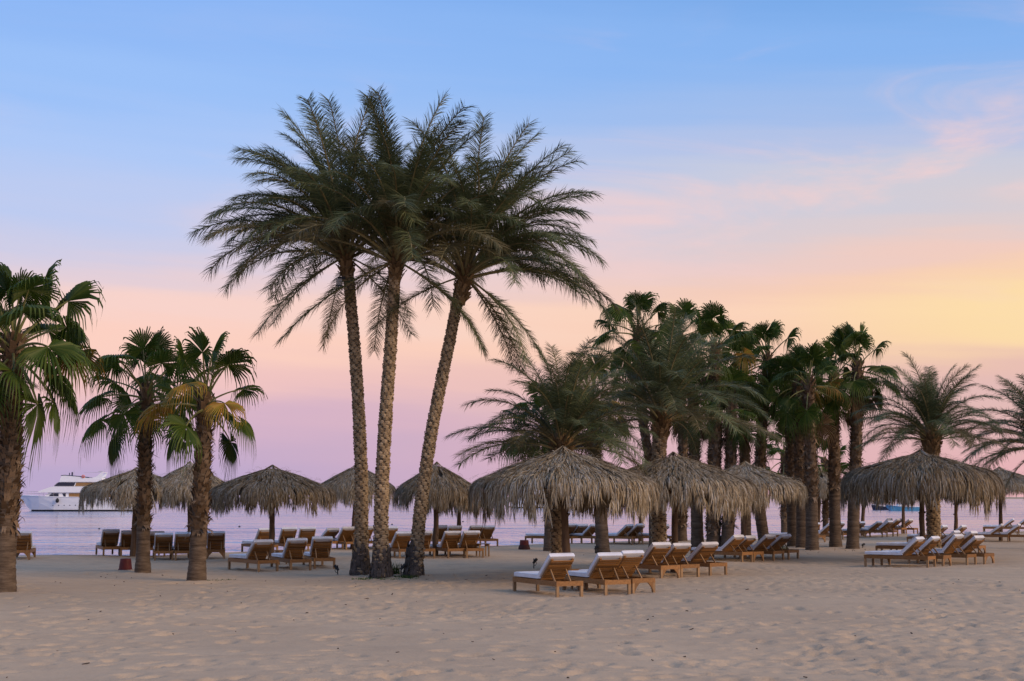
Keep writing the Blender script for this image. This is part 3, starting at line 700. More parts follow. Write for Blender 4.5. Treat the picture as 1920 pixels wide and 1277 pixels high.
def fan_palm(label, base_uv, pts, r0, r1, nl, Ls, seed, group=None, bare=0.34, dead=3, yellow=1, skirt=0.0):
    rd = random.Random(seed); g0 = G(*base_uv); d = g0.y; nl = int(nl*(0.70 if group == lg else 0.95)); dead = min(dead, 0 if group == lg else 2); lo = 118 if group == lg else 142
    path = smooth_path([Vector((0,0,-0.25))]+[atdepth(u, v, d)-g0 for u, v in pts], 26)
    e = empty('fan_palm', g0); tag(e, label, 'palm tree', group)
    n = len(path); L = [0.0]
    for k in range(1, n): L.append(L[-1]+(path[k]-path[k-1]).length)
    tot = L[-1]; rad = lambda s: r0+(r1-r0)*min(1, s/tot)+0.07*max(0, 1-s/0.9)**2
    core = MB(); P2, R2 = [], []
    for k in range(111):
        s = tot*k/110; i = max(i for i in range(n) if L[i] <= s+1e-9); i = min(i, n-2); P2.append(path[i].lerp(path[i+1], (s-L[i])/(L[i+1]-L[i]))); R2.append(rad(s)*(1+rd.uniform(-.035,.035))-0.01)
    core.tube(P2, R2, 14); tr = obj('trunk', core.me('trunk', True), M['fan_trunk'], e)
    bo = MB(); s0 = tot*bare; k = 0; s = s0
    while s < tot+0.05:
        i = max(i for i in range(n) if L[i] <= min(s, tot)); i = min(i, n-2); p = path[i].lerp(path[i+1], min(1.1, (s-L[i])/(L[i+1]-L[i])))
        a = k*2.39996+rd.uniform(-.2,.2); c, sn = math.cos(a), math.sin(a); Xv = Vector((c,sn,0)); T = Vector((-sn,c,0)); U = Vector((0,0,1)); r = rad(s)-0.02
        o = R_(rd.uniform(18, 52)); l = rd.uniform(0.13, 0.24); w = rd.uniform(0.045, 0.075); curlv = rd.uniform(-.2,.7)
        if rd.random() < 0.12 or (k < 14 and rd.random() < 0.6): o = R_(rd.uniform(95, 150)); l *= 1.3
        d1 = Xv*math.sin(o)+U*math.cos(o); d2 = Xv*math.sin(o+curlv)+U*math.cos(o+curlv)
        p0 = p+Xv*r; p1 = p0+d1*l*0.6; sp = rd.uniform(0.4, 0.95)
        tA = p1+d2*l*0.5-T*w*sp; tB = p1+d2*l*rd.uniform(0.25,0.55)+T*w*sp
        bo.add([p0-T*w, p0+T*w, p1-T*w*0.8, p1, p1+T*w*0.8, tA, tB, p0-T*w*0.8-Xv*0.02-U*0.05, p0+T*w*0.8-Xv*0.02-U*0.05], [(0,1,4,3,2), (2,3,5), (3,4,6), (7,8,1,0)])
        k += 1; s += 0.0105*(0.2/r0)
    obj('leaf_bases', bo.me('leaf_bases'), M['boot'], tr)['kind'] = 'stuff'
    ctop = path[-1]; cb = boots(r1*0.95, r1*0.7, 0.45, 26, seed, 0.30, R_(14)); cc = MB(); cc.add(cb.V, cb.F)
    c2 = MB(); c2.lathe([(r1*0.9, -0.15), (r1*0.95, 0.1), (r1*0.55, 0.45), (0.02, 0.75)], 12); cc.add(c2.V, c2.F)
    crown = obj('crown', cc.me('crown'), M['boot'], e, ctop)
    for k in range(nl):
        q = (k+0.5)/nl; el = (86-lo*q+rd.uniform(-9, 9)) if k < nl-dead else rd.uniform(-76, -45); key = min(AE, key=lambda a: abs(a-el)); az_ = k*2.39996+rd.uniform(-.3,.3)
        mat = M['fan_leaf']
        if k >= nl-dead: mat = M['fan_leaf_dead']
        elif 0.4 < q < 0.9 and yellow > 0 and rd.random() < 0.3: mat = M['fan_leaf_yellow']; yellow -= 1
        sc = Ls*rd.uniform(0.85, 1.12)*(0.92 if q < 0.1 else 1)
        obj('fan_leaf', rd.choice(FAN[key]), mat, crown, (math.cos(az_)*r1*0.5*q, math.sin(az_)*r1*0.5*q, 0.45*(1-q)+0.02), (rd.uniform(-.15,.15), 0, az_), sc)
    return e
lg = 'fan palms at the left'; rg = 'grove of fan palms at the right'
fan_palm('large fan palm with a shaggy trunk cut by the left edge', (6,1110), [(10,1000),(18,880),(24,676)], 0.265, 0.22, 46, 1.2, 31, lg, 0.30, 3, 1)
fan_palm('fan palm beside the red bucket, second of the left group', (268,1073), [(269,990),(271,890),(274,762)], 0.205, 0.165, 32, 1.12, 32, lg, 0.30, 5, 3)
fan_palm('fan palm third from the left edge, with a yellowing leaf on its right', (368,1090), [(373,1000),(379,890),(384,775)], 0.235, 0.185, 27, 1.0, 33, lg, 0.32, 3, 3)
fan_palm('fan palm with a smooth lower trunk under the right side of the largest umbrella', (1131,1038), [(1126,960),(1117,860),(1110,770)], 0.27, 0.19, 24, 1.05, 34, rg, 0.40, 3, 1)
fan_palm('dark fan palm hidden behind the short date palm of the largest umbrella', (1029,1033), [(1029,960),(1026,880),(1022,812)], 0.20, 0.17, 24, 1.05, 35, rg, 0.30, 4, 0)
fan_palm('tall fan palm whose leaves rise above the thick-trunked date palm', (1226,1030), [(1222,900),(1205,780),(1196,640)], 0.20, 0.18, 26, 1.15, 36, rg, 0.3, 3, 0)
fan_palm('black-looking fan palm trunk right of the thick date palm, nearest the water', (1278,1015), [(1279,950),(1281,830),(1272,648)], 0.25, 0.20, 24, 1.2, 37, rg, 0.10, 6, 0)
fan_palm('fan palm with a smooth flared base behind the second umbrella', (1308,1032), [(1306,950),(1302,860),(1300,760)], 0.27, 0.20, 20, 1.0, 38, rg, 0.45, 3, 1)
fan_palm('stout fan palm with a ragged dark trunk, fourth trunk right of the thick date palm', (1338,1033), [(1338,960),(1340,850),(1342,672)], 0.30, 0.22, 24, 1.1, 39, rg, 0.12, 4, 1)
fan_palm('fan palm with a trunk slanting up to the right behind the second umbrella', (1361,1033), [(1367,960),(1370,880),(1372,782)], 0.27, 0.21, 20, 0.95, 40, rg, 0.22, 5, 1)
fan_palm('fan palm behind the ragged umbrella, its crown dark and dense', (1399,1027), [(1398,940),(1396,820),(1392,715)], 0.23, 0.20, 22, 1.05, 41, rg, 0.3, 4, 0)
fan_palm('fan palm leaning left from its foot beside the ragged umbrella edge', (1436,1026), [(1424,940),(1428,820),(1439,690)], 0.26, 0.20, 22, 1.05, 42, rg, 0.35, 3, 1)
fan_palm('left one of the three fan palm trunks standing close together', (1486,1024), [(1484,950),(1482,850),(1480,755)], 0.22, 0.20, 20, 0.95, 43, rg, 0.38, 4, 1)
fan_palm('middle one of the three fan palm trunks standing close together', (1503,1028), [(1503,960),(1499,860),(1494,735)], 0.24, 0.20, 20, 1.0, 44, rg, 0.35, 4, 0)
fan_palm('right one of the three fan palm trunks standing close together, palest', (1523,1031), [(1522,960),(1520,860),(1516,740)], 0.26, 0.22, 22, 1.0, 45, rg, 0.36, 4, 2)
fan_palm('second fan palm from the right end of the grove, with a torn collar', (1567,1025), [(1565,950),(1564,850),(1564,725)], 0.26, 0.21, 22, 1.05, 46, rg, 0.38, 3, 1)
fan_palm('rightmost fan palm of the grove, its leaves clear against the yellow sky', (1598,1029), [(1601,950),(1605,830),(1608,705)], 0.26, 0.21, 24, 1.05, 47, rg, 0.38, 2, 1)
fan_palm('small fan palm far behind, seen low between the grove trunks', (1470,1003), [(1470,960),(1470,910),(1470,872)], 0.18, 0.16, 20, 1.0, 48, rg, 0.3, 2, 0)
fan_palm('small fan palm far behind the trunks, beside the distant umbrella', (1548,1001), [(1548,960),(1548,915),(1548,882)], 0.18, 0.16, 20, 0.95, 49, rg, 0.3, 2, 0)

# ------------------------------------------------------------------ loungers
LW, LL, RT, HY = 0.64, 2.0, 0.335, 0.80
def bx(name, c, d, M_=None):
    b = MB(); b.box(c, d, M_); return b.me(name)
ME = {}
ME['side_rail'] = bx('side_rail', (0,0,0), (0.036, LL-0.004, 0.105))
ME['end_rail'] = bx('end_rail', (0,0,0), (LW-0.074, 0.034, 0.098))
ME['leg'] = bx('leg', (0,0,-0.02), (0.062, 0.056, 0.335))
ME['crossbar'] = bx('crossbar', (0,0,0), (LW-0.076, 0.05, 0.03))
ME['deck_slat'] = bx('deck_slat', (0,0,0), (LW-0.078, 0.075, 0.018))
b = MB(); b.prism([(0,0),(0.15,0),(0.11,-0.035),(0.05,-0.10),(0.0,-0.19)], -0.016, 0.016); ME['bracket'] = b.me('bracket')
BL = 0.66
b = MB()
for s in (-1, 1): b.box((s*(LW/2-0.075), BL/2, 0), (0.048, BL, 0.034))
b.box((0, 0.02, 0), (LW-0.2, 0.04, 0.03)); ME['backrest'] = b.me('backrest')
ME['slat'] = [bx('slat', (0,0,0), (LW-0.105, 0.045+0.004*k, 0.016)) for k in range(2)]
b = MB()
for k in range(9): b.box((0, 0.062+k*0.069, -0.026), (LW-0.105, 0.051, 0.016))
ME['slat_panel'] = b.me('slat_panel')
def mattress(tilt, seed):
    rd = np.random.default_rng(seed); th = 0.095; W = LW-0.03; pth = []
    T = math.radians(tilt)
    for q in np.linspace(0, 1, 15): pth.append((LL-0.03-(LL-0.03-HY)*q, RT+0.012, Vector((0,-1,0)), Vector((0,0,1))))
    dd = Vector((0,-math.cos(T),math.sin(T))); nn = Vector((0,math.sin(T),math.cos(T)))
    bl = BL+0.03
    out = []
    for y, z, d, n_ in pth[:-1]: out.append((Vector((0,y,z)), d, n_))
    for q in (0.25, 0.5, 0.75):
        a = T*q; out.append((Vector((0, HY+0.03-0.06*q, RT+0.014+0.01*q)), Vector((0,-math.cos(a),math.sin(a))), Vector((0,math.sin(a),math.cos(a)))))
    for q in np.linspace(0.04, 1, 11): out.append((Vector((0,HY,RT+0.012))+dd*(bl*q)+nn*0.024, dd, nn))
    V, F = [], []; ncs = 16; n = len(out)
    for k, (p, d, n_) in enumerate(out):
        end = min(k, n-1-k); shr = {0:0.96, 1:1.0}.get(end, 1.0)
        puff = rd.normal(0, 0.004)
        for c in range(ncs):
            a = 2*math.pi*(c+0.5)/ncs; ca, sa = math.cos(a), math.sin(a)
            x = math.copysign(abs(ca)**0.18, ca)*W/2*(1-(1-shr)*0.35); zc = math.copysign(abs(sa)**0.22, sa)*th/2*shr
            crown_ = 0.012*(1-(x/(W/2))**2) if sa > 0 else 0
            V.append(tuple(p+Vector((x,0,0))+n_*(zc+th/2+puff*(sa > 0)+crown_)))
    for k in range(n-1):
        for c in range(ncs): F.append((k*ncs+c, k*ncs+(c+1)%ncs, (k+1)*ncs+(c+1)%ncs, (k+1)*ncs+c))
    F.append(tuple(range(ncs-1,-1,-1))); F.append(tuple((n-1)*ncs+c for c in range(ncs)))
    me = mesh('mattress', V, F, False)
    pp = MB()      # piping round the mattress edges
    for sx in (-1, 1):
        for up_ in (0.10, 0.90):
            pp.tube([p+Vector((sx*(W/2-0.006),0,0))+n_*(th*up_) for p, d, n_ in out[1:-1]], 0.0055, 4)
    for up_ in (0.12, 0.88):
        p, d, n_ = out[-1]; pp.tube([p+Vector((-W/2+0.05,0,0))+n_*th*up_+d*0.004, p+Vector((W/2-0.05,0,0))+n_*th*up_+d*0.004], 0.0055, 4)
    return me, pp.me('piping')
MATT = {}
def prop_mesh(tilt):
    T = math.radians(tilt); a = Vector((0, HY-math.cos(T)*BL*0.56, RT-0.01+math.sin(T)*BL*0.56)); y2 = max(0.14, a.y-0.30*math.sin(T)-0.02)
    b = MB(); b.bar(a, (0, y2, RT-0.03), 0.024, 0.034); return b.me('prop')
PROP = {}
GROUPS = {}
def lounger(u, v, head, tilt, label, group, arch=False, full=True, rd=random.Random(77)):
    tilt = int(round((37+(tilt-40)*0.55)/3)*3) if tilt > 20 else tilt
    if tilt not in PROP:
        PROP[tilt] = prop_mesh(tilt); MATT[tilt] = [mattress(tilt, tilt*3+k) for k in range(2)]
    g0 = G(u, v)
    e = empty('sun_lounger', (g0.x, g0.y, g0.z-0.012), R_(head))     # +y of the lounger points to its foot end
    tag(e, label, 'sun lounger', group)
    W = M['wood']
    for s in (-1, 1):
        obj('side_rail', ME['side_rail'], W, e, (s*(LW/2-0.02), LL/2, RT-0.0525))
        for y in (0.050, LL-0.050): obj('leg', ME['leg'], M['wood_grey'], e, (s*(LW/2-0.034)*1.0, y-0.018 if y < 1 else y+0.018, 0.170))
        pr = obj('prop', PROP[tilt], M['wood_grey'], e, (s*(LW/2-0.135), 0, 0))
    for y in (0.0, LL): obj('end_rail', ME['end_rail'], W, e, (0, y+(0.018 if y < 1 else -0.018), RT-0.049))
    if arch:
        for y in (0.018, LL-0.018):
            for s in (-1, 1): obj('bracket', ME['bracket'], W, e, (s*(LW/2-0.06), y, RT-0.0985), (0, 0, 0 if s < 0 else math.pi))
    obj('crossbar', ME['crossbar'], W, e, (0, 0.30, RT-0.052)); obj('crossbar', ME['crossbar'], W, e, (0, HY+0.03, RT-0.052))
    if full:
        for k in range(8): obj('deck_slat', ME['deck_slat'], M['wood_slat'], e, (0, HY+0.12+k*0.145, RT-0.009))
    T = math.radians(tilt)
    br = obj('backrest', ME['backrest'], W, e, (0, HY, RT), (math.pi-T, 0, 0), (1, 1, -1))
    br.rotation_euler = (0, 0, 0); br.scale = (1, 1, 1)
    br.rotation_euler = (-T, 0, math.pi)
    br.rotation_euler = Matrix(((-1,0,0),(0,-math.cos(T),math.sin(T)),(0,math.sin(T),math.cos(T)))).to_euler()
    if full:
        for k in range(9): obj('slat', ME['slat'][k % 2], M['wood_slat'], br, (0, 0.062+k*0.069, -0.026+rd.uniform(-.002,.002)), (0, 0, rd.uniform(-.006,.006)))
    else: obj('slat_panel', ME['slat_panel'], M['wood_slat'], br)
    mt, pp = MATT[tilt][rd.randrange(2)]
    mo = obj('mattress', mt, M['cloth'], e)
    if full: obj('piping', pp, M['cloth'], mo)
    return e
ORD = ['leftmost', 'second from left', 'third from left', 'fourth from left', 'fifth from left', 'sixth from left', 'seventh from left']
SETS = [
 ('in the nearest row, under the largest umbrella', True, [(1069,1119.5,27,47,0),(1159,1116,25,50,0),(1208,1112.5,34,56,1)]),
 ('in the row of three before the thick date palm trunk', True, [(1258,1084.5,34,48,1),(1295,1082,34,44,0),(1348,1078.6,36,44,0)]),
 ('in the row of four before the fan palm grove', True, [(1402,1054,48,44,0),(1423,1053,48,40,1),(1461,1051.5,46,44,0),(1489,1049,46,40,0)]),
 ('in the front row under the heavy domed umbrella', True, [(1748,1063.5,52,48,0),(1777,1061.5,51,48,1),(1823,1059,46,60,0),(1856,1057,44,46,1)]),
 ('in the half-hidden second row under the heavy domed umbrella', False, [(1750,1042,56,44,0),(1776,1041,54,44,0),(1812,1040,52,44,0),(1843,1040,50,40,1)]),
 ('of the pair peeping over the domed umbrella rows', False, [(1786,1021,52,44,0),(1822,1021,52,44,0)]),
 ('of the nearer pair at the right edge', False, [(1893,1016,62,40,1),(1925,1016,60,40,1)]),
 ('of the waterside pair at the right edge', False, [(1911,999,64,40,1),(1936,999,62,44,0)]),
 ('in the far row right of the last fan palm', False, [(1628,1008,50,40,1),(1660,1007,50,40,0),(1680,1006,50,40,0)]),
 ('at the waterline before the small blue boat', False, [(1680,997,48,48,0),(1696,999,48,40,0),(1718,999,52,40,0)]),
 ('half hidden behind the rightmost fan palm trunks', False, [(1538,1017,24,52,1),(1571,1014,50,44,0),(1588,1012,40,48,0)]),
 ('whose pale foot end shows left of the three close trunks', False, [(1512,1017,72,44,0)]),
 ('in the far row seen beneath the largest umbrella', False, [(1062,1018,58,12,0),(1082,1018,38,48,0),(1101,1018,34,44,0),(1126,1019,46,44,0),(1193,1020,52,44,0),(1213,1019,50,44,0),(1262,1019,62,36,0)]),
 ('in the row of four right of the tall palms', True, [(765,1047.5,26,48,0),(799,1047,16,52,0),(856,1046.5,22,56,0),(891,1046,20,56,0)]),
 ('in the waterside row right of the tall palms', False, [(737,1031,20,52,0),(832,1026,22,52,0),(859,1026,22,48,0),(900,1019,28,48,0),(922,1019,24,48,0)]),
 ('at the waterline behind the tall palm trunks', False, [(632,1030,42,40,0),(662,1031,34,52,0),(695,1030,30,52,0)]),
 ('in the front row under the brown free-standing umbrella', True, [(503,1072,36,48,0),(564,1070,26,56,0),(608.5,1067,18,60,0)]),
 ('in the waterside row under the brown free-standing umbrella', True, [(507,1038,34,60,0),(548,1036,26,60,0),(580,1036,18,60,0)]),
 ('of the waterside pair under the leftmost umbrella', True, [(210,1037.5,24,60,0),(243,1037.5,18,52,0)]),
 ('in the row behind the two left fan palms', True, [(293,1038,20,48,0),(307,1051,16,52,0),(346,1051,18,60,0),(404,1048.5,12,60,1)]),
 ('at the left edge beside the shaggy palm trunk', True, [(37,1050,14,60,1)]),
]
for desc, full, L in SETS:
    for k, (u, v, hd, ti, ar) in enumerate(L):
        word = '' if len(L) == 1 else (('left', 'right')[k] if len(L) == 2 else ORD[k])
        lab = ('wooden lounger '+desc) if not word else ('%s lounger %s' % (word, desc) if ' ' not in word else 'lounger %s %s' % (word, desc))
        lounger(u, v, hd, ti, lab, 'wooden loungers with white mattresses', ar, full)

# side tables
def side_table(u, v, rz, label):
    g0 = G(u, v); e = empty('side_table', g0, R_(rz)); tag(e, label, 'table', 'small side tables')
    for k in range(5): obj('top_slat', ME.setdefault('top_slat', bx('top_slat', (0,0,0), (0.42, 0.078, 0.022))), M['wood_slat'], e, (0, -0.17+k*0.085, 0.42))
    for sx in (-1, 1):
        obj('apron', ME.setdefault('apron', bx('apron', (0,0,0), (0.03, 0.34, 0.06))), M['wood'], e, (sx*0.17, 0, 0.378))
        for sy in (-1, 1): obj('leg', ME.setdefault('table_leg', bx('leg', (0,0,0), (0.045, 0.045, 0.40))), M['wood_grey'], e, (sx*0.165, sy*0.165, 0.196))
side_table(905, 1043, 20, 'small square wooden side table at the right end of a lounger row')
side_table(1078, 1103, 26, 'small wooden side table between the two front loungers')
side_table(530, 1058, 26, 'small wooden side table among the loungers under the brown umbrella')

# ------------------------------------------------------------------ small beach things
def bucket(u, v, h, rb, rt, label, flare=False):
    g0 = G(u, v); e = empty('plant_pot', g0); tag(e, label, 'pot', 'red upturned pots')
    b = MB(); b.lathe([(rb, 0.0), (rb*0.985, 0.03), (rb-(rb-rt)*0.5, h*0.5), (rt, h-0.02), (rt*0.96, h), (0.01, h)], 20); obj('body', b.me('body', True), M['clay'], e)
    b = MB()
    if flare: b.lathe([(rb*1.18, -0.02), (rb*1.16, 0.05), (rb*1.0, 0.15), (rb*0.92, 0.17)], 20); obj('foot', b.me('foot', True), M['clay_dark'], e)
    else: b.lathe([(rb*1.05, -0.02), (rb*1.05, 0.045), (rb*0.99, 0.05)], 20); obj('rim', b.me('rim', True), M['clay'], e)
bucket(235, 1070, 0.33, 0.185, 0.145, 'dark red upturned bucket left of a fan palm foot')
bucket(983, 1030, 0.36, 0.20, 0.17, 'red pot on a dark flared foot, alone near the waterline', True)
def spotlight(u, v, ang, label, h=0.28):
    g0 = G(u, v); e = empty('garden_spotlight', g0, ang); tag(e, label, 'spotlight', 'garden spotlights at palm feet')
    b = MB(); b.tube([(0,0,-0.1),(0,0,h)], 0.016, 6); obj('spike', b.me('spike'), M['metal_dark'], e)
    b = MB(); b.tube([(-0.02,0,h*0.55),(0.10,0,h*0.95)], [0.035,0.045], 8); obj('lamp_head', b.me('lamp_head'), M['metal_dark'], e)
    b = MB(); b.tube([(0,0,h*0.35),(0.05,0,h*0.3),(0.09,0,h*0.5),(0.07,0,h*0.8)], 0.008, 5); obj('bracket', b.me('bracket'), M['metal_dark'], e)
spotlight(633, 1080, 2.6, 'black garden spotlight left of the three tall palm feet')
spotlight(752, 1081, 0.2, 'black garden spotlight between the middle and right tall palm feet', 0.32)
spotlight(1001, 1066, 0.6, 'black garden spotlight behind the foot end of the nearest lounger')
spotlight(1116, 1038, 0.3, 'black garden spotlight beside the smooth fan palm trunk')
spotlight(1617, 1027, 0.3, 'black garden spotlight right of the rightmost fan palm foot', 0.16)
# floodlight strapped to the left tall palm
c = atdepth(636, 529, G(676,1080).y-0.25)
e = empty('floodlight', c); tag(e, 'small grey floodlight box strapped to the left tall palm trunk', 'floodlight')
obj('housing', bx('housing', (0,0,0), (0.15, 0.12, 0.17)), M['lamp_box'], e)
b = MB(); b.box((0.06,0.0,0.115), (0.20,0.06,0.06)); obj('bracket', b.me('bracket'), M['metal_dark'], e)
obj('visor', bx('visor', (0,0,-0.10), (0.20, 0.14, 0.015)), M['metal_dark'], e)
# grass tufts
def tuft(u, v, n, h, spread, label, seed):
    rd = random.Random(seed); g0 = G(u, v); b = MB()
    for k in range(n):
        a = rd.uniform(0, 6.283); r = spread*math.sqrt(rd.random()); x, y = math.cos(a)*r*1.6, math.sin(a)*r*0.6; hh = h*rd.uniform(0.5, 1.1); ln = rd.uniform(0.1, 0.6)*hh; b2 = rd.uniform(0, 6.283); w = 0.006+0.006*rd.random()
        p = Vector((x, y, -0.02)); q = p+Vector((math.cos(b2)*ln*0.4, math.sin(b2)*ln*0.4, hh*0.6)); tip = p+Vector((math.cos(b2)*ln, math.sin(b2)*ln, hh)); T = Vector((-math.sin(b2), math.cos(b2), 0))*w
        b.add([p-T, p+T, q-T*.7, q+T*.7, tip], [(0,1,3,2), (2,3,4)])
    o = obj('grass_tuft', b.me('grass_tuft'), M['grass'], None, g0); tag(o, label, 'grass', 'green tufts at palm feet', 'stuff')
tuft(739, 1078, 90, 0.36, 0.10, 'upright green grass tuft right of the middle tall palm foot', 1)
tuft(725, 1086, 320, 0.07, 0.55, 'low green ground cover round the feet of the three tall palms', 2)
tuft(762, 1083, 160, 0.10, 0.22, 'low green weeds left of the right tall palm foot', 3)
tuft(398, 1090, 90, 0.06, 0.22, 'small flat green weed right of a left fan palm foot', 4)
tuft(420, 1087, 60, 0.05, 0.2, 'faint flat weed patch left of the lounger row under the brown umbrella', 7)
tuft(1460, 1030, 160, 0.22, 0.25, 'dark green weeds at the feet of the three close trunks', 5)
# scattered dry bits on the sand
rd = random.Random(9); b = MB()
for k in range(150):
    if k < 70: y = rd.uniform(14, 34); x = rd.uniform(-0.37, 0.37)*y
    else:
        c = G(*rd.choice([(676,1080),(776,1082),(368,1092),(268,1075),(1523,1032),(1598,1030),(1131,1040),(1046,1080)])); x = c.x+rd.gauss(0,0.7); y = c.y+rd.gauss(-0.3,0.7)
    a = rd.uniform(0, 6.283); l = rd.uniform(0.008, 0.026)*(2.2 if rd.random() < 0.12 else 1); w = rd.uniform(0.005, 0.014); z = gz(x, y)+0.008
    Mx = Matrix.Translation((x, y, z)) @ Matrix.Rotation(a, 4, 'Z') @ Matrix.Rotation(rd.uniform(-.4,.4), 4, 'Y'); b.box((0,0,0), (l*2, w*2, w*1.2), Mx)
tag(obj('beach_litter', b.me('beach_litter'), M['litter']), 'scattered dry twigs and husks lying on the sand', 'litter', kind='stuff')

# ------------------------------------------------------------------ boats
def yacht(u, vw, flip, label):
    d = FPX*(CAMH-SEA_Z)/(vw-HOR); p = ray(u, vw); loc = Vector((p.x/p.y*d, d, SEA_Z))
    e = empty('motor_yacht', loc, 0.10 if not flip else -0.08); tag(e, label, 'yacht', 'white motor yachts at anchor')
    if flip: e.scale = (-1, 1, 1)
    # hull: stations along x, bow at x=-2.3 (stem top), stern at 22
    st = [(-2.3, 0.05, 0.0, 3.25, 2.9), (-0.6, 0.9, 0.0, 3.2, 0.9), (0.3, 1.3, 0.35, 3.15, -0.3), (2, 2.0, 1.1, 3.05, -0.4), (5, 2.6, 2.1, 2.95, -0.4), (10, 2.9, 2.6, 2.85, -0.4), (16, 2.9, 2.6, 2.75, -0.4), (22, 2.6, 2.4, 2.7, -0.4)]
    V, F = [], []
    for x, wt, wb, zt, zb in st:
        zm = zb+(zt-zb)*0.62; wm = wb+(wt-wb)*0.55
        V += [(x, -wt, zt), (x, -wm, zm), (x, -wb, max(zb, 0.32) if x > 0 else zb), (x, -wb*0.97, zb), (x, wb*0.97, zb), (x, wb, max(zb, 0.32) if x > 0 else zb), (x, wm, zm), (x, wt, zt)]
    for k in range(len(st)-1):
        for q in range(8): F.append((k*8+q, k*8+(q+1)%8, (k+1)*8+(q+1)%8, (k+1)*8+q))
    F.append(tuple(range(8))); F.append(tuple((len(st)-1)*8+q for q in range(7,-1,-1)))
    obj('hull', mesh('hull', V, F), M['white_paint'], e)
    b = MB(); b.prism([(0.28,-0.5),(22.02,-0.5),(22.02,0.30),(0.05,0.30)], -2.62, 2.62)
    # boot stripe follows the waterline plan
    V = []
    for x, wt, wb, zt, zb in st[1:]: V += [(max(x, -0.1), -wb-0.025, 0.34), (max(x, -0.1), -wb-0.02, -0.5), (max(x, -0.1), wb+0.02, -0.5), (max(x, -0.1), wb+0.025, 0.34)]
    F = []
    for k in range(len(st)-2):
        for q in range(4): F.append((k*4+q, k*4+(q+1)%4, (k+1)*4+(q+1)%4, (k+1)*4+q))
    obj('boot_stripe', mesh('boot_stripe', V, F), M['black_rubber'], e)
    b = MB()
    for k in range(2): b.tube([(x, s*(wt+0.02), zt-0.02) for (x, wt, wb, zt, zb), s in [(q, (-1,1)[k]) for q in st]], 0.07, 6)
    obj('rub_rail', b.me('rub_rail'), M['white_paint'], e)
    def block(name, poly, y, mat, par=e):
        b = MB(); b.prism(poly, -y, y); return obj(name, b.me(name), mat, par)
    dh = block('deckhouse', [(3.0,2.8),(3.9,3.75),(19,3.75),(19,2.75)], 2.15, M['white_paint'])
    ud = block('upper_deck', [(1.8,3.78),(2.2,4.1),(4.4,4.92),(19.5,4.98),(20.3,3.80)], 2.55, M['white_paint'])
    wh = block('wheelhouse', [(4.7,4.98),(5.75,5.88),(15.5,5.88),(16.0,4.98)], 1.95, M['white_paint'])
    fb = block('flybridge', [(5.9,5.90),(6.3,7.15),(7.0,7.22),(9.5,7.02),(11.8,6.72),(14.3,6.6),(14.4,5.90)], 2.15, M['white_paint'])
    b = MB()
    for s in (-1, 1): b.prism([(11.6,6.5),(13.1,6.95),(14.2,7.85),(14.55,7.9),(14.1,6.5)], s*2.0-0.09, s*2.0+0.09)
    b.box((14.3,0,7.82), (0.35,4.0,0.12)); obj('radar_arch', b.me('radar_arch'), M['white_paint'], e)
    for x0, x1, x2, x3, z0, z1, y in ((4.75,5.72,9.1,8.8,5.05,5.80,1.96),):
        for s in (-1, 1):
            b = MB(); b.prism([(x0+0.1,z0),(x1,z1),(x2,z1),(x3,z0)], s*y-0.02, s*y+0.02); obj('window', b.me('window'), M['navy_glass'], wh)
            b = MB(); b.prism([(9.0,z0),(9.25,z1),(14.9,z1),(15.2,z0)], s*y-0.02, s*y+0.02); obj('side_panel', b.me('side_panel'), M['tan_panel'], wh)
    b = MB(); b.add([(4.8,-1.8,5.08),(4.8,1.8,5.08),(5.62,1.8,5.8),(5.62,-1.8,5.8)], [(0,1,2,3)]); V = [(x-0.03, y, z+0.03) for x, y, z in b.V]; obj('windscreen', mesh('windscreen', V, [(0,1,2,3)]), M['navy_glass'], wh)
    for s in (-1, 1):
        for poly in ([(4.0,3.05),(4.55,3.62),(5.9,3.62),(5.9,3.0)], [(6.6,3.62),(7.3,3.62),(7.3,2.85),(6.9,3.0)]):
            b = MB(); b.prism(poly, s*2.17-0.02, s*2.17+0.02); obj('window', b.me('window'), M['navy_glass'], dh)
        b = MB(); b.prism([(7.9,2.86),(7.9,3.64),(17.5,3.64),(17.5,2.86)], s*2.17-0.02, s*2.17+0.02); obj('side_panel', b.me('side_panel'), M['tan_panel'], dh)
    b = MB(); b.tube([(6.2,-2.17,7.17),(7.0,-2.17,7.25),(9.5,-2.17,7.05),(11.8,-2.17,6.75)], 0.06, 5); b.tube([(6.2,2.17,7.17),(7.0,2.17,7.25),(9.5,2.17,7.05),(11.8,2.17,6.75)], 0.06, 5); obj('coaming', b.me('coaming'), M['navy_boat'], fb)
    b = MB(); b.box((7.9,0.3,7.5), (0.22,0.5,0.8)); b.box((7.5,-0.4,7.4), (0.12,0.3,0.7)); obj('helm_seat', b.me('helm_seat'), M['navy_boat'], fb)
    for xf in (5.9, 12.6):
        b = MB(); b.lathe([(0.02,-0.45),(0.22,-0.38),(0.36,-0.1),(0.34,0.15),(0.18,0.4),(0.05,0.55)], 12); obj('fender', b.me('fender', True), M['black_rubber'], e, (xf, -3.1, 2.15))
    b = MB(); P = [(10.6+0.24*math.cos(a), -2.25, 7.0+0.26*math.sin(a)) for a in np.linspace(0, 6.283, 13)]; b.tube(P, 0.08, 6); obj('lifebuoy', b.me('lifebuoy', True), M['orange'], fb)
    for k in range(9):
        b = MB(); b.lathe([(0.11,0.0),(0.09,0.04),(0.0,0.04)], 10, Matrix.Rotation(math.pi/2, 4, 'X')); x = 4.9+k*1.12
        y = np.interp(x, [s[0] for s in st], [s[2]+(s[1]-s[2])*0.33 for s in st]); obj('porthole', b.me('porthole'), M['navy_glass'], e, (x, -y-0.03, 1.22))
    b = MB()
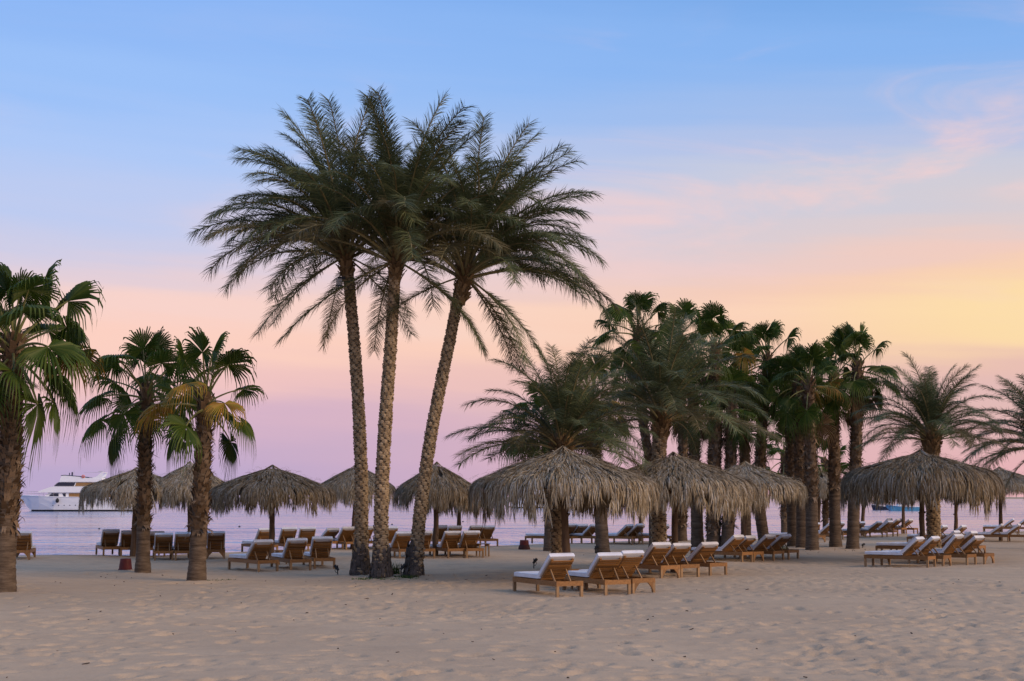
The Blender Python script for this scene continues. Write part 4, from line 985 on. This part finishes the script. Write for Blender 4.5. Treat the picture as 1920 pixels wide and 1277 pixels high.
    for sd in (-1, 1):
        for zz in (0.45, 0.85): b.tube([(x, sd*max(wt-0.1, 0.02), zt+zz) for x, wt, wb, zt, zb in st[:5]], 0.025, 5)
        for x, wt, wb, zt, zb in st[:5]: b.tube([(x, sd*max(wt-0.1, 0.02), zt-0.05), (x, sd*max(wt-0.1, 0.02), zt+0.87)], 0.022, 5)
    obj('bow_rail', b.me('bow_rail'), M['lamp_box'], e)
    b = MB(); b.tube([(8.2,0.6,7.1),(8.2,0.6,8.4)], 0.03, 5); b.tube([(14.3,0.5,7.8),(14.3,0.5,8.6)], 0.03, 5); b.box((13.6,0,8.05), (0.9,0.25,0.12)); b.tube([(12.4,-1.9,7.8),(14.3,-1.9,7.85)], 0.03, 5); b.tube([(10.6,-1.9,7.75),(12.4,-1.9,7.8)], 0.025, 5)
    obj('mast', b.me('mast'), M['lamp_box'], e)
    return e
yacht(57, 958.5, False, 'white motor yacht at the left, bow to the left, anchored behind the umbrella')
yacht(1112, 952.5, True, 'second white yacht farther out, mostly hidden behind the largest umbrella')
def small_boat(u0, u1, vw, mat, label, canopy):
    d = FPX*(CAMH-SEA_Z)/(vw-HOR); x0, x1 = [(u-960)/FPX*d for u in (u0, u1)]; L = x1-x0; e = empty('motor_boat', (x0, d, SEA_Z), 0.05); tag(e, label, 'boat', 'small boats moored off the beach')
    st = [(0, 0.05, 1.25, 0.9), (0.12*L, 0.7, 1.15, -0.1), (0.35*L, 1.1, 0.95, -0.25), (0.7*L, 1.2, 0.85, -0.25), (L, 1.1, 0.85, -0.2)]
    V, F = [], []
    for x, w, zt, zb in st: V += [(x,-w,zt), (x,-w*0.75,zb), (x,w*0.75,zb), (x,w,zt), (x, w*0.8, zt-0.1), (x, -w*0.8, zt-0.1)]
    for k in range(len(st)-1):
        for q in range(6): F.append((k*6+q, k*6+(q+1)%6, (k+1)*6+(q+1)%6, (k+1)*6+q))
    F.append(tuple(range(6))); F.append(tuple((len(st)-1)*6+q for q in range(5,-1,-1)))
    obj('hull', mesh('hull', V, F), mat, e)
    b = MB()
    for s in (-1, 1): b.tube([(x, s*w, zt) for x, w, zt, zb in st], 0.06, 5)
    obj('gunwale', b.me('gunwale'), M['white_paint'], e)
    b = MB(); b.prism([(0.28*L,0.8),(0.33*L,1.45),(0.42*L,1.5),(0.46*L,0.8)], -0.7, 0.7); obj('console', b.me('console'), M['white_paint'], e)
    if canopy:
        b = MB(); b.prism([(0.3*L,2.25),(0.33*L,2.35),(0.75*L,2.35),(0.78*L,2.25)], -1.0, 1.0); obj('canopy', b.me('canopy'), M['white_paint'], e)
        b = MB()
        for x in (0.34*L, 0.72*L):
            for s in (-1, 1): b.tube([(x, s*0.9, 0.8), (x, s*0.9, 2.3)], 0.03, 5)
        obj('canopy_frame', b.me('canopy_frame'), M['lamp_box'], e)
    b = MB(); b.box((L*1.02,0,0.95), (0.35,0.4,0.7)); b.box((L*1.03,0,0.3), (0.15,0.15,0.8)); obj('outboard_motor', b.me('outboard_motor'), M['navy_boat'], e)
small_boat(1656, 1724, 957.5, M['blue_boat'], 'light blue motor boat moored beyond the heavy domed umbrella', True)
small_boat(1629, 1660, 956.0, M['navy_boat'], 'small dark boat with a white rim left of the blue motor boat', False)
for k, (u, v, lb) in enumerate([(449,987,'dark float on the water left of the brown umbrella post'), (403,953,'dark float farther out beside a fan palm trunk'), (735,983,'dark float between the tall palm trunks'),
                                (186,991,'dark float left of the pair at the waterline'), (868,978,'dark float right of the pointed umbrella post')]):
    d = FPX*(CAMH-SEA_Z)/(v-HOR); p = ray(u, v); b = MB(); r = 0.05*d/100+0.03
    b.lathe([(0.01,-r),(r*0.8,-r*0.5),(r*1.3,0.0),(r*0.9,r*0.55),(r*0.3,r*0.8),(0.3*r,r*1.1),(0.01,r*1.15)], 10)
    tag(obj('mooring_float', b.me('mooring_float', True), M['black_rubber'], None, (p.x/p.y*d, d, SEA_Z)), lb, 'float', 'mooring floats')
